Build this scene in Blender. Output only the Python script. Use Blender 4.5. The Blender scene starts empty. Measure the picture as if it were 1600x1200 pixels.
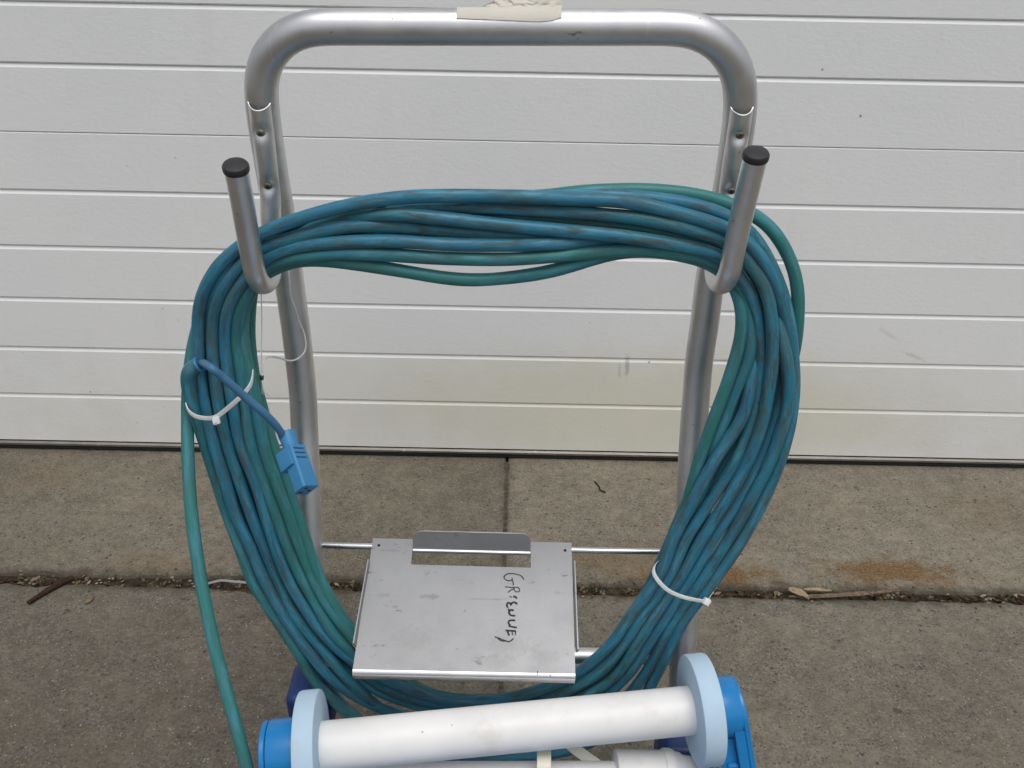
import bpy, bmesh, math, random
import numpy as np
from mathutils import Vector, Matrix, noise as mnoise

random.seed(7)
rng = np.random.default_rng(7)
R = math.radians
scene = bpy.context.scene
COL = scene.collection

# ------------------------------------------------------------------ camera
F_PX, CX, CY = 1386.0, 800.0, 600.0           # focal length in pixels of the 1600x1200 photograph
PITCH, ROLL, EYE = R(25.0), R(1.13), 0.97
Fv = Vector((0, math.cos(PITCH), -math.sin(PITCH)))
R0 = Vector((1, 0, 0)); U0 = Vector((0, math.sin(PITCH), math.cos(PITCH)))
Rv = R0 * math.cos(ROLL) + U0 * math.sin(ROLL)
Uv = U0 * math.cos(ROLL) - R0 * math.sin(ROLL)
cam_d = bpy.data.cameras.new('camera')
cam = bpy.data.objects.new('camera', cam_d); COL.objects.link(cam)
cam_d.sensor_fit = 'HORIZONTAL'; cam_d.sensor_width = 36.0
cam_d.lens = 36.0 * F_PX / 1600.0
cam_d.clip_start = 0.01; cam_d.clip_end = 500
m = Matrix((Rv, Uv, -Fv)).transposed().to_4x4(); m.translation = Vector((0, 0, EYE))
cam.matrix_world = m
scene.camera = cam

# ------------------------------------------------------------------ sky, sun, exposure (bright overcast)
SUN_EL, SUN_AZ = R(68), R(165)                # azimuth clockwise from +Y: behind the camera, a little right
world = bpy.data.worlds.new('World'); scene.world = world; world.use_nodes = True
wn, wl = world.node_tree.nodes, world.node_tree.links
bg = wn['Background']
sky = wn.new('ShaderNodeTexSky'); sky.sky_type = 'NISHITA'; sky.sun_disc = False
sky.sun_elevation = SUN_EL; sky.sun_rotation = SUN_AZ
sky.air_density = 1.0; sky.dust_density = 3.0; sky.ozone_density = 1.0
hs = wn.new('ShaderNodeHueSaturation'); hs.inputs['Saturation'].default_value = 0.28   # overcast: hardly any blue
wl.new(sky.outputs[0], hs.inputs['Color']); wl.new(hs.outputs[0], bg.inputs['Color'])
bg.inputs['Strength'].default_value = 0.10
sun_d = bpy.data.lights.new('sun', 'SUN'); sun_d.energy = 0.9; sun_d.angle = R(40); sun_d.color = (1, 0.97, 0.93)
sun = bpy.data.objects.new('sun', sun_d); COL.objects.link(sun)
sd = Vector((math.sin(SUN_AZ) * math.cos(SUN_EL), math.cos(SUN_AZ) * math.cos(SUN_EL), math.sin(SUN_EL)))
sun.rotation_euler = (-sd).to_track_quat('-Z', 'Y').to_euler()
sun.location = sd * 20
scene.view_settings.view_transform = 'Standard'; scene.view_settings.look = 'None'
scene.view_settings.gamma = 1; scene.view_settings.use_curve_mapping = False
scene.view_settings.exposure = 0.36

# ------------------------------------------------------------------ geometry helpers
def ray(px, py):
    return Fv + Rv * ((px - CX) / F_PX) - Uv * ((py - CY) / F_PX)
def P(px, py, Y):                             # the point seen at a photo pixel, Y metres in front of the camera
    d = ray(px, py); return Vector((0, 0, EYE)) + d * (Y / d.y)
def G(px, py, z=0.0):                         # the point of the ground seen at a photo pixel
    d = ray(px, py); return Vector((0, 0, EYE)) + d * ((z - EYE) / d.z)
def interp(x, tab):
    return float(np.interp(x, [t[0] for t in tab], [t[1] for t in tab]))
def spline(pts, n=8, closed=False):           # Catmull-Rom through points, n samples per span
    p = np.array([list(q) for q in pts], float); N = len(p); out = []
    idx = range(N if closed else N - 1)
    for i in idx:
        if closed: a, b, c, d = p[(i - 1) % N], p[i], p[(i + 1) % N], p[(i + 2) % N]
        else: a, b, c, d = p[max(i - 1, 0)], p[i], p[i + 1], p[min(i + 2, N - 1)]
        for k in range(n):
            t = k / n
            out.append(0.5 * ((2 * b) + (c - a) * t + (2 * a - 5 * b + 4 * c - d) * t * t + (3 * b - a - 3 * c + d) * t ** 3))
    if not closed: out.append(p[-1])
    return np.array(out)
def resample(p, n, closed=False):
    q = np.vstack([p, p[:1]]) if closed else p
    s = np.concatenate([[0], np.cumsum(np.linalg.norm(np.diff(q[:, :3], axis=0), axis=1))])
    t = np.linspace(0, s[-1], n + 1 if closed else n)
    r = np.stack([np.interp(t, s, q[:, k]) for k in range(q.shape[1])], 1)
    return r[:-1] if closed else r
def mk(name, verts, faces, mat, parent=None, smooth=True, uvs=None, mats=None, mat_idx=None, sharp=None):
    me = bpy.data.meshes.new(name)
    me.from_pydata([tuple(v) for v in verts], [], [tuple(f) for f in faces])
    for mm in (mats or [mat]): me.materials.append(mm)
    if mat_idx is not None: me.polygons.foreach_set('material_index', mat_idx)
    if smooth: me.polygons.foreach_set('use_smooth', [True] * len(me.polygons))
    if uvs is not None:
        lay = me.uv_layers.new(name='UVMap')
        lay.data.foreach_set('uv', [c for f in uvs for uv in f for c in uv])
    bm = bmesh.new(); bm.from_mesh(me); bmesh.ops.recalc_face_normals(bm, faces=bm.faces[:])
    if sharp is not None:
        for e in bm.edges:
            if len(e.link_faces) == 2 and e.calc_face_angle(0) > sharp: e.smooth = False
    bm.to_mesh(me); bm.free(); me.update()
    o = bpy.data.objects.new(name, me); COL.objects.link(o)
    if parent is not None:
        o.parent = parent
        if parent.parent is None and parent.type == 'EMPTY': o.location = -parent.location
    return o
def thing(name, label, cat, loc, group=None):
    o = bpy.data.objects.new(name, None); COL.objects.link(o); o.location = loc
    o.empty_display_size = 0.05
    o['label'] = label; o['category'] = cat
    if group: o['group'] = group
    return o
def tag(o, label, cat, group=None):
    o['label'] = label; o['category'] = cat
    if group: o['group'] = group
    return o
def frames(p, closed, ref):
    n = len(p)
    if closed: t = np.roll(p, -1, 0) - np.roll(p, 1, 0)
    else: t = np.gradient(p, axis=0)
    t /= np.linalg.norm(t, axis=1)[:, None] + 1e-12
    N = np.zeros_like(p)
    if ref is not None:                       # fixed reference direction (array or vector)
        r = np.broadcast_to(np.array(ref, float), p.shape)
        N = r - (r * t).sum(1)[:, None] * t
        N /= np.linalg.norm(N, axis=1)[:, None] + 1e-12
    else:
        a = np.array([0, 1, 0.]) if abs(t[0][1]) < 0.9 else np.array([1., 0, 0])
        v = a - a.dot(t[0]) * t[0]; v /= np.linalg.norm(v); N[0] = v
        for i in range(1, n):
            v = N[i - 1] - N[i - 1].dot(t[i]) * t[i]; N[i] = v / np.linalg.norm(v)
    B = np.cross(t, N)
    return t, N, B
def sweep_data(p, r, sides=16, closed=False, ref=None, sec=None, caps=True):
    """r: radius or array; sec(i, ang)->(n, b) offsets overrides the circle"""
    p = np.asarray(p, float); n = len(p)
    rr = np.broadcast_to(np.asarray(r, float), (n,))
    t, N, B = frames(p, closed, ref)
    ang = np.linspace(0, 2 * math.pi, sides, endpoint=False)
    V = []
    for i in range(n):
        for a in ang:
            if sec: ca, cb = sec(i, a)
            else: ca, cb = rr[i] * math.cos(a), rr[i] * math.sin(a)
            V.append(p[i] + N[i] * ca + B[i] * cb)
    s = np.concatenate([[0], np.cumsum(np.linalg.norm(np.diff(p, axis=0), axis=1))])
    ext = s[-1] + (np.linalg.norm(p[0] - p[-1]) if closed else 0)
    Fc, UV = [], []
    for i in range(n if closed else n - 1):
        j = (i + 1) % n
        u0, u1 = s[i], (s[j] if j else ext)
        for k in range(sides):
            l = (k + 1) % sides
            Fc.append((i * sides + k, i * sides + l, j * sides + l, j * sides + k))
            v0, v1 = k / sides, (k + 1) / sides
            UV.append(((u0, v0), (u0, v1), (u1, v1), (u1, v0)))
    if caps and not closed:
        Fc.append(tuple(range(sides))[::-1]); UV.append(tuple((0, 0) for _ in range(sides)))
        b = (n - 1) * sides
        Fc.append(tuple(range(b, b + sides))); UV.append(tuple((s[-1], 0) for _ in range(sides)))
    return V, Fc, UV
def tube(name, p, r, mat, parent=None, sides=16, closed=False, ref=None, sec=None, caps=True, sharp=R(50)):
    V, Fc, UV = sweep_data(p, r, sides, closed, ref, sec, caps)
    return mk(name, V, Fc, mat, parent, True, UV, sharp=sharp)
class Mesh:
    """collects shapes that are one piece"""
    def __init__(self): self.v, self.f = [], []
    def add(self, V, Fc):
        b = len(self.v); self.v += [Vector(q) for q in V]; self.f += [tuple(b + i for i in f) for f in Fc]; return self
    def box(self, M, sx, sy, sz):
        V = [M @ Vector((x * sx / 2, y * sy / 2, z * sz / 2)) for x in (-1, 1) for y in (-1, 1) for z in (-1, 1)]
        return self.add(V, [(0, 1, 3, 2), (4, 6, 7, 5), (0, 4, 5, 1), (2, 3, 7, 6), (0, 2, 6, 4), (1, 5, 7, 3)])
    def lathe(self, M, prof, sides=40):       # profile (r, z) revolved about local z; ends closed
        V = []
        for r, z in prof:
            for k in range(sides):
                a = 2 * math.pi * k / sides; V.append(M @ Vector((r * math.cos(a), r * math.sin(a), z)))
        Fc = []
        for i in range(len(prof) - 1):
            for k in range(sides):
                l = (k + 1) % sides
                Fc.append((i * sides + k, i * sides + l, (i + 1) * sides + l, (i + 1) * sides + k))
        Fc.append(tuple(range(sides))); Fc.append(tuple(range((len(prof) - 1) * sides, len(prof) * sides)))
        return self.add(V, Fc)
    def prism(self, M, poly, depth):          # polygon in local xy, extruded along z
        n = len(poly)
        V = [M @ Vector((x, y, 0)) for x, y in poly] + [M @ Vector((x, y, depth)) for x, y in poly]
        Fc = [tuple(range(n)), tuple(range(n, 2 * n))] + [(i, (i + 1) % n, n + (i + 1) % n, n + i) for i in range(n)]
        return self.add(V, Fc)
    def obj(self, name, mat, parent=None, smooth=True, bevel=0.0, seg=2, sharp=R(40)):
        o = mk(name, self.v, self.f, mat, parent, smooth, sharp=None if bevel else sharp)
        if bevel:
            bm = bmesh.new(); bm.from_mesh(o.data)
            ed = [e for e in bm.edges if len(e.link_faces) == 2 and e.calc_face_angle(0) > R(30)]
            bmesh.ops.bevel(bm, geom=ed, offset=bevel, segments=seg, profile=0.6, affect='EDGES', clamp_overlap=True)
            for e in bm.edges:
                if len(e.link_faces) == 2 and e.calc_face_angle(0) > R(40): e.smooth = False
            for f in bm.faces: f.smooth = smooth
            bm.to_mesh(o.data); bm.free()
        return o
def axes(o, x, y, z):
    M = Matrix((Vector(x), Vector(y), Vector(z))).transposed().to_4x4(); M.translation = Vector(o); return M
def frame_z(o, z, hint=(0, 1, 0)):            # local z along z, x towards hint
    z = Vector(z).normalized(); h = Vector(hint); x = (h - z * h.dot(z)).normalized(); return axes(o, x, z.cross(x), z)

# ------------------------------------------------------------------ material helpers
class Mat:
    def __init__(self, name, rough=0.5, metal=0.0, color=(0.5, 0.5, 0.5), spec=0.5):
        self.m = bpy.data.materials.new(name); self.m.use_nodes = True
        self.n, self.l = self.m.node_tree.nodes, self.m.node_tree.links
        self.b = self.n['Principled BSDF']
        self.b.inputs['Roughness'].default_value = rough; self.b.inputs['Metallic'].default_value = metal
        self.b.inputs['Base Color'].default_value = (*color, 1); self.b.inputs['Specular IOR Level'].default_value = spec
        self.tc = self.n.new('ShaderNodeTexCoord')
    def node(self, t, **kw):
        x = self.n.new(t)
        for k, v in kw.items():
            if k in x.inputs: x.inputs[k].default_value = v
            else: setattr(x, k, v)
        return x
    def coord(self, scale=(1, 1, 1), loc=(0, 0, 0), rot=(0, 0, 0), out='Object'):
        mp = self.n.new('ShaderNodeMapping'); self.l.new(self.tc.outputs[out], mp.inputs['Vector'])
        mp.inputs['Scale'].default_value = scale; mp.inputs['Location'].default_value = loc; mp.inputs['Rotation'].default_value = rot
        return mp.outputs[0]
    def noise(self, scale, detail=4, rough=0.55, co=None, dist=0.0):
        x = self.node('ShaderNodeTexNoise'); x.inputs['Scale'].default_value = scale; x.inputs['Detail'].default_value = detail
        x.inputs['Roughness'].default_value = rough; x.inputs['Distortion'].default_value = dist
        self.l.new(co if co is not None else self.tc.outputs['Object'], x.inputs['Vector']); return x.outputs['Fac']
    def voronoi(self, scale, co=None, feature='F1', out='Distance', rand=1.0):
        x = self.node('ShaderNodeTexVoronoi'); x.feature = feature; x.inputs['Scale'].default_value = scale
        x.inputs['Randomness'].default_value = rand
        self.l.new(co if co is not None else self.tc.outputs['Object'], x.inputs['Vector']); return x.outputs[out]
    def ramp(self, fac, stops):
        x = self.n.new('ShaderNodeValToRGB'); e = x.color_ramp.elements
        while len(e) < len(stops): e.new(0.5)
        for k, (p, c) in enumerate(stops):
            e[k].position = p; e[k].color = (*c, 1) if isinstance(c, tuple) else (c, c, c, 1)
        self.l.new(fac, x.inputs['Fac']); return x.outputs['Color']
    def mix(self, fac, a, b, mode='MIX'):
        x = self.n.new('ShaderNodeMix'); x.data_type = 'RGBA'; x.blend_type = mode; x.clamp_factor = True
        for sock, val in ((x.inputs['Factor'], fac), (x.inputs['A'], a), (x.inputs['B'], b)):
            if isinstance(val, (int, float)): sock.default_value = val
            elif isinstance(val, tuple): sock.default_value = (*val, 1)
            else: self.l.new(val, sock)
        return x.outputs['Result']
    def math(self, op, a, b=0.0, c=None):
        x = self.n.new('ShaderNodeMath'); x.operation = op
        for k, val in enumerate((a, b) if c is None else (a, b, c)):
            if isinstance(val, (int, float)): x.inputs[k].default_value = val
            else: self.l.new(val, x.inputs[k])
        return x.outputs[0]
    def maprange(self, v, a, b, c=0.0, d=1.0, smooth=True):
        x = self.n.new('ShaderNodeMapRange'); x.interpolation_type = 'SMOOTHSTEP' if smooth else 'LINEAR'
        for k, val in zip(('From Min', 'From Max', 'To Min', 'To Max'), (a, b, c, d)): x.inputs[k].default_value = val
        self.l.new(v, x.inputs['Value']); return x.outputs['Result']
    def blob(self, centre, size, wob=0.6, nscale=30, rot=(0, 0, 0)):
        """an ellipsoidal stain with a noisy edge: 1 inside, 0 outside"""
        s = self.n.new('ShaderNodeVectorMath'); s.operation = 'SUBTRACT'
        self.l.new(self.tc.outputs['Object'], s.inputs[0]); s.inputs[1].default_value = centre
        rt = self.n.new('ShaderNodeVectorRotate'); rt.rotation_type = 'EULER_XYZ'; rt.inputs['Rotation'].default_value = rot
        self.l.new(s.outputs[0], rt.inputs['Vector'])
        d = self.n.new('ShaderNodeVectorMath'); d.operation = 'DIVIDE'
        self.l.new(rt.outputs[0], d.inputs[0]); d.inputs[1].default_value = size
        ln = self.n.new('ShaderNodeVectorMath'); ln.operation = 'LENGTH'; self.l.new(d.outputs[0], ln.inputs[0])
        nz = self.noise(nscale, 5, 0.65)
        v = self.math('ADD', ln.outputs['Value'], self.math('MULTIPLY', self.math('SUBTRACT', nz, 0.5), wob * 3))
        return self.maprange(v, 1.0, 0.25)
    def color(self, c): self.l.new(c, self.b.inputs['Base Color'])
    def rough(self, c): self.l.new(c, self.b.inputs['Roughness'])
    def bump(self, h, strength=0.3, dist=0.002):
        prev = self.b.inputs['Normal'].links
        x = self.n.new('ShaderNodeBump'); x.inputs['Strength'].default_value = strength; x.inputs['Distance'].default_value = dist
        self.l.new(h, x.inputs['Height'])
        if prev: self.l.new(prev[0].from_socket, x.inputs['Normal'])
        self.l.new(x.outputs[0], self.b.inputs['Normal'])

DOOR_Y = G(800, 716).y
JOINT_Y = G(800, 918).y

def mat_door():
    M = Mat('door_paint', 0.45, 0, (0.78, 0.785, 0.78))
    big = M.noise(1.6, 3, 0.5)
    base = M.mix(M.maprange(big, 0.35, 0.7), (0.79, 0.80, 0.805), (0.83, 0.835, 0.83))
    # yellowish grime where rain splashes on the lowest panels
    g = P(985, 640, DOOR_Y)
    st = M.math('MULTIPLY', M.blob((g.x, g.y, g.z), (0.95, 1, 0.19), 0.22, 6), 0.50)
    base = M.mix(st, base, (0.66, 0.62, 0.42))
    gz = M.n.new('ShaderNodeSeparateXYZ'); M.l.new(M.tc.outputs['Object'], gz.inputs[0])
    low = M.math('MULTIPLY', M.maprange(gz.outputs['Z'], 0.38, 0.03), M.maprange(M.noise(9, 5, 0.6), 0.25, 0.75, 0.1, 0.5))
    base = M.mix(low, base, (0.66, 0.65, 0.55))
    rust = M.math('MULTIPLY', M.maprange(M.voronoi(34), 0.07, 0.02), M.maprange(gz.outputs['Z'], 0.26, 0.02))
    rust = M.math('MULTIPLY', rust, M.maprange(M.noise(5, 2), 0.45, 0.6))
    base = M.mix(M.math('MULTIPLY', rust, 0.8), base, (0.50, 0.36, 0.14))
    run = M.math('MULTIPLY', M.maprange(M.noise(14, 5, 0.6, M.coord((1, 1, 0.12))), 0.55, 0.75), M.maprange(M.noise(2.2, 3), 0.45, 0.62))
    base = M.mix(M.math('MULTIPLY', run, 0.07), base, (0.45, 0.43, 0.37))
    # fly specks
    sp = M.math('MULTIPLY', M.maprange(M.voronoi(13), 0.045, 0.02), M.maprange(M.noise(3.1, 2), 0.47, 0.6))
    base = M.mix(M.math('MULTIPLY', sp, 0.75), base, (0.12, 0.11, 0.09))
    sp2 = M.math('MULTIPLY', M.maprange(M.voronoi(26), 0.05, 0.02), M.maprange(M.noise(4.3, 2), 0.56, 0.64))
    base = M.mix(M.math('MULTIPLY', sp2, 0.5), base, (0.2, 0.18, 0.14))
    for (px, py, w, h, rot, k, c) in ((980, 572, 0.007, 0.034, 0.05, 0.55, (0.32, 0.31, 0.30)), (968, 580, 0.004, 0.022, 0.1, 0.3, (0.3, 0.3, 0.3)),
                                      (1388, 522, 0.034, 0.007, -0.5, 0.22, (0.42, 0.40, 0.33)), (1426, 556, 0.034, 0.007, -0.35, 0.32, (0.42, 0.40, 0.33)),
                                      (712, 560, 0.03, 0.012, 0, 0.06, (0.4, 0.38, 0.33))):
        c0 = P(px, py, DOOR_Y)
        base = M.mix(M.math('MULTIPLY', M.blob((c0.x, c0.y, c0.z), (w, 0.05, h), 0.5, 120, (0, rot, 0)), k), base, c)
    M.color(base)
    em = M.noise(165, 3, 0.6, M.coord((0.5, 1, 1)), 0.6)
    M.bump(em, 0.15, 0.0030)
    M.bump(M.noise(640, 2, 0.5), 0.08, 0.001)
    M.rough(M.maprange(M.noise(60, 3), 0.3, 0.7, 0.38, 0.52))
    return M.m
def concrete_layers(M, tone):
    big = M.noise(1.7, 5, 0.6); mid = M.noise(11, 6, 0.65); fine = M.noise(210, 4, 0.7); grit = M.noise(620, 2, 0.7)
    c = M.mix(M.maprange(fine, 0.25, 0.75), tuple(0.55 * x for x in tone), tuple(1.38 * x for x in tone))
    c = M.mix(0.75, c, M.mix(M.maprange(grit, 0.3, 0.7), (0.55, 0.55, 0.55), (1.42, 1.40, 1.36)), 'MULTIPLY')
    c = M.mix(M.maprange(mid, 0.35, 0.7, 0, 0.55), c, tuple(x * y for x, y in zip(tone, (1.25, 1.22, 1.13))))
    c = M.mix(0.8, c, M.mix(M.maprange(big, 0.3, 0.7), (0.80, 0.78, 0.76), (1.15, 1.15, 1.13)), 'MULTIPLY')
    mot = M.noise(66, 4, 0.7); mot2 = M.noise(27, 5, 0.7)
    c = M.mix(1.0, c, M.mix(M.maprange(mot, 0.32, 0.68), (0.87, 0.86, 0.85), (1.12, 1.12, 1.11)), 'MULTIPLY')
    c = M.mix(1.0, c, M.mix(M.maprange(mot2, 0.35, 0.65), (0.90, 0.89, 0.87), (1.08, 1.08, 1.07)), 'MULTIPLY')
    # exposed aggregate: dark, pale and tan stones of a few millimetres
    for sc, th, colr, dens, seed in ((150, 0.30, (0.045, 0.05, 0.058), (0.43, 0.54), 0), (170, 0.26, (0.34, 0.32, 0.285), (0.52, 0.62), 3.3),
                                     (120, 0.24, (0.27, 0.19, 0.10), (0.55, 0.65), 7.7), (58, 0.22, (0.05, 0.047, 0.045), (0.50, 0.57), 11.1),
                                     (190, 0.30, (0.20, 0.12, 0.08), (0.62, 0.70), 15.0)):
        co = M.coord((1, 1, 1), (seed, seed * 0.7, 0))
        s = M.maprange(M.voronoi(sc, co), th, th * 0.6)
        s = M.math('MULTIPLY', s, M.maprange(M.noise(sc * 0.42, 2, 0.5, co), *dens))
        c = M.mix(M.math('MULTIPLY', s, 0.80), c, colr)
    return c, fine, grit, mid
def mat_concrete(name, tone, rust=False):
    M = Mat(name, 0.9, 0, tone, 0.25)
    c, fine, grit, mid = concrete_layers(M, tone)
    if rust:
        for px, py, w, h, k in ((1395, 893, 0.15, 0.042, 0.8), (1110, 897, 0.14, 0.040, 0.8), (960, 880, 0.15, 0.05, 0.35), (1540, 800, 0.1, 0.08, 0.15), (70, 740, 0.1, 0.09, 0.16), (230, 880, 0.1, 0.03, 0.2)):
            g = G(px, py)
            c = M.mix(M.math('MULTIPLY', M.blob((g.x, g.y, 0), (w * 1.15, h * 1.25, 0.5), 0.75, 24), k), c, M.mix(M.maprange(fine, 0.3, 0.7), (0.075, 0.040, 0.014), (0.21, 0.115, 0.038)))
    # dark grime along the joints
    sep = M.n.new('ShaderNodeSeparateXYZ'); M.l.new(M.tc.outputs['Object'], sep.inputs[0])
    dj = M.math('ABSOLUTE', M.math('SUBTRACT', sep.outputs['Y'], JOINT_Y))
    dj = M.math('ADD', dj, M.math('MULTIPLY', M.math('SUBTRACT', M.noise(26, 6, 0.7), 0.5), 0.075))
    c = M.mix(M.maprange(dj, 0.040, 0.008, 0, 0.8), c, (0.055, 0.045, 0.033))
    dx = M.math('ABSOLUTE', M.math('SUBTRACT', sep.outputs['X'], G(790, 800).x))
    dx = M.math('ADD', dx, M.math('MULTIPLY', M.math('SUBTRACT', M.noise(31, 6, 0.7), 0.5), 0.06))
    c = M.mix(M.maprange(dx, 0.02, 0.002, 0, 0.35), c, (0.07, 0.06, 0.045))
    # small oil and gum spots
    sp = M.math('MULTIPLY', M.maprange(M.voronoi(9, M.coord((1, 1, 1), (3, 1, 0))), 0.07, 0.04), M.maprange(M.noise(2.3, 2), 0.5, 0.58))
    c = M.mix(M.math('MULTIPLY', sp, 0.6), c, (0.045, 0.04, 0.035))
    M.color(c)
    M.bump(M.math('ADD', fine, M.math('MULTIPLY', grit, 0.6)), 0.45, 0.0022)
    M.bump(mid, 0.25, 0.006)
    return M.m
def mat_metal(name, color=(0.60, 0.60, 0.61), rough=0.36, scuff=True):
    M = Mat(name, rough, 1.0, color)
    n1 = M.noise(14, 5, 0.6)
    c = M.mix(M.maprange(n1, 0.3, 0.7), tuple(0.90 * x for x in color), tuple(1.06 * x for x in color))
    if scuff:
        tk = M.math('MULTIPLY', M.maprange(M.voronoi(75), 0.085, 0.05), M.maprange(M.noise(21, 2), 0.5, 0.58))
        c = M.mix(M.math('MULTIPLY', tk, 0.55), c, (0.10, 0.09, 0.085))
        fs = M.math('MULTIPLY', M.maprange(M.noise(160, 2, 0.6, M.coord((1, 1, 0.06), rot=(0.2, 0.3, 0))), 0.62, 0.68), M.maprange(M.noise(9, 3), 0.48, 0.6))
        c = M.mix(M.math('MULTIPLY', fs, 0.35), c, (0.85, 0.85, 0.86))
        sc = M.math('MULTIPLY', M.maprange(M.noise(95, 3, 0.7, M.coord((0.35, 1, 1))), 0.66, 0.72), M.maprange(M.noise(8, 3), 0.5, 0.62))
        c = M.mix(M.math('MULTIPLY', sc, 0.6), c, (0.16, 0.15, 0.14))
        gr = M.maprange(M.noise(5, 6, 0.7), 0.5, 0.75, 0, 0.25)
        c = M.mix(gr, c, (0.36, 0.34, 0.31))
    M.color(c)
    M.rough(M.maprange(M.noise(40, 4), 0.25, 0.75, rough - 0.06, rough + 0.09))
    M.bump(M.noise(900, 2, 0.6), 0.10, 0.0005)
    return M.m
def mat_plate():
    M = Mat('satin_aluminium_sheet', 0.5, 0.85, (0.52, 0.53, 0.54))
    c = M.mix(M.maprange(M.noise(6, 4), 0.3, 0.7), (0.335, 0.34, 0.35), (0.385, 0.39, 0.40))
    fine = M.noise(600, 2, 0.6); c = M.mix(0.5, c, M.mix(fine, (0.86, 0.86, 0.86), (1.13, 1.13, 1.13)), 'MULTIPLY')
    for (px, py, w, h, k) in ((645, 1000, 0.030, 0.016, 0.28), (800, 1010, 0.035, 0.014, 0.26), (850, 1025, 0.03, 0.010, 0.2), (770, 1035, 0.030, 0.010, 0.25), (672, 932, 0.014, 0.004, 0.8), (600, 930, 0.01, 0.003, 0.4),
                              (726, 955, 0.002, 0.002, 0.8), (618, 948, 0.004, 0.002, 0.6), (612, 860, 0.02, 0.002, 0.45), (760, 936, 0.03, 0.0015, 0.55), (870, 926, 0.006, 0.003, 0.4)):
        q = plate_pt(px, py)
        c = M.mix(M.math('MULTIPLY', M.blob((q.x, q.y, q.z), (w, h, 0.03), 0.85, 190), k * 0.6), c, (0.20, 0.175, 0.15))
    scr = M.math('MULTIPLY', M.maprange(M.noise(120, 4, 0.75, M.coord((0.5, 1, 1))), 0.60, 0.70), M.maprange(M.noise(22, 3), 0.46, 0.60))
    c = M.mix(M.math('MULTIPLY', scr, 0.75), c, (0.15, 0.14, 0.13))
    M.color(c); M.bump(fine, 0.08, 0.0004)
    M.rough(M.maprange(M.noise(35, 4), 0.25, 0.75, 0.44, 0.58))
    return M.m
def mat_cable():
    M = Mat('cable_jacket', 0.46, 0, (0.05, 0.2, 0.3), 0.35)
    oi = M.n.new('ShaderNodeObjectInfo'); sp = M.n.new('ShaderNodeSeparateColor'); M.l.new(oi.outputs['Color'], sp.inputs[0])
    off = M.n.new('ShaderNodeCombineXYZ'); M.l.new(M.math('MULTIPLY', sp.outputs['Green'], 40), off.inputs['X']); M.l.new(M.math('MULTIPLY', sp.outputs['Green'], 17), off.inputs['Z'])
    def uvn(su, sv, detail, rough=0.6, extra=0.0):
        # u runs along the cable in metres; wrap v round a circle so that no seam shows
        s = M.n.new('ShaderNodeSeparateXYZ'); M.l.new(M.tc.outputs['UV'], s.inputs[0])
        a = M.math('MULTIPLY', s.outputs['Y'], 2 * math.pi)
        cb = M.n.new('ShaderNodeCombineXYZ')
        M.l.new(M.math('MULTIPLY', s.outputs['X'], su), cb.inputs['X'])
        M.l.new(M.math('MULTIPLY', M.math('COSINE', a), sv), cb.inputs['Y']); M.l.new(M.math('MULTIPLY', M.math('SINE', a), sv), cb.inputs['Z'])
        ad = M.n.new('ShaderNodeVectorMath'); ad.operation = 'ADD'; M.l.new(cb.outputs[0], ad.inputs[0]); M.l.new(off.outputs[0], ad.inputs[1])
        ad2 = M.n.new('ShaderNodeVectorMath'); ad2.operation = 'ADD'; M.l.new(ad.outputs[0], ad2.inputs[0]); ad2.inputs[1].default_value = (extra, extra, extra)
        return M.noise(1.0, detail, rough, ad2.outputs[0])
    lo = uvn(7, 0.35, 4)
    f = M.math('ADD', sp.outputs['Red'], M.math('MULTIPLY', M.math('SUBTRACT', lo, 0.5), 1.9))
    c = M.mix(M.maprange(f, 0.15, 0.85), (0.026, 0.178, 0.282), (0.034, 0.190, 0.178))
    pale = M.maprange(uvn(24, 0.9, 4, 0.6, 9), 0.46, 0.66, 0, 0.55)
    c = M.mix(pale, c, (0.080, 0.28, 0.38))
    grime = M.maprange(uvn(22, 0.9, 5, 0.65, 21), 0.42, 0.66, 0, 0.75)
    c = M.mix(M.math('MULTIPLY', grime, M.math('ADD', 0.35, sp.outputs['Blue'])), c, (0.060, 0.100, 0.102))
    dark = M.maprange(uvn(44, 1.2, 4, 0.65, 33), 0.52, 0.68, 0, 0.8)
    c = M.mix(M.math('MULTIPLY', dark, sp.outputs['Blue']), c, (0.052, 0.062, 0.056))
    fine = uvn(90, 9, 3, 0.7, 50)
    c = M.mix(0.5, c, M.mix(fine, (0.82, 0.82, 0.82), (1.18, 1.18, 1.18)), 'MULTIPLY')
    M.color(c); M.bump(uvn(900, 5, 2, 0.6, 60), 0.05, 0.0004)
    M.rough(M.maprange(grime, 0, 0.6, 0.40, 0.62))
    return M.m
def mat_plastic(name, color, rough=0.4, dirt=0.25, dirtc=(0.25, 0.22, 0.18), sub=0.0, bump=0.04):
    M = Mat(name, rough, 0, color)
    c = M.mix(M.maprange(M.noise(9, 4), 0.3, 0.7), tuple(0.93 * x for x in color), tuple(min(1, 1.05 * x) for x in color))
    d = M.math('MULTIPLY', M.maprange(M.noise(20, 6, 0.7), 0.55, 0.78), dirt)
    c = M.mix(d, c, dirtc)
    sp = M.math('MULTIPLY', M.maprange(M.voronoi(70), 0.10, 0.05), M.maprange(M.noise(19, 2), 0.52, 0.62))
    c = M.mix(M.math('MULTIPLY', sp, dirt * 1.6), c, (0.1, 0.09, 0.08))
    M.color(c); M.rough(M.maprange(M.noise(45, 4), 0.25, 0.75, rough - 0.06, rough + 0.1))
    M.bump(M.noise(300, 3, 0.6), bump, 0.001)
    if sub: M.b.inputs['Subsurface Weight'].default_value = sub; M.b.inputs['Subsurface Radius'].default_value = (0.01, 0.01, 0.01); M.b.inputs['Subsurface Scale'].default_value = 0.3
    return M.m
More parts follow.
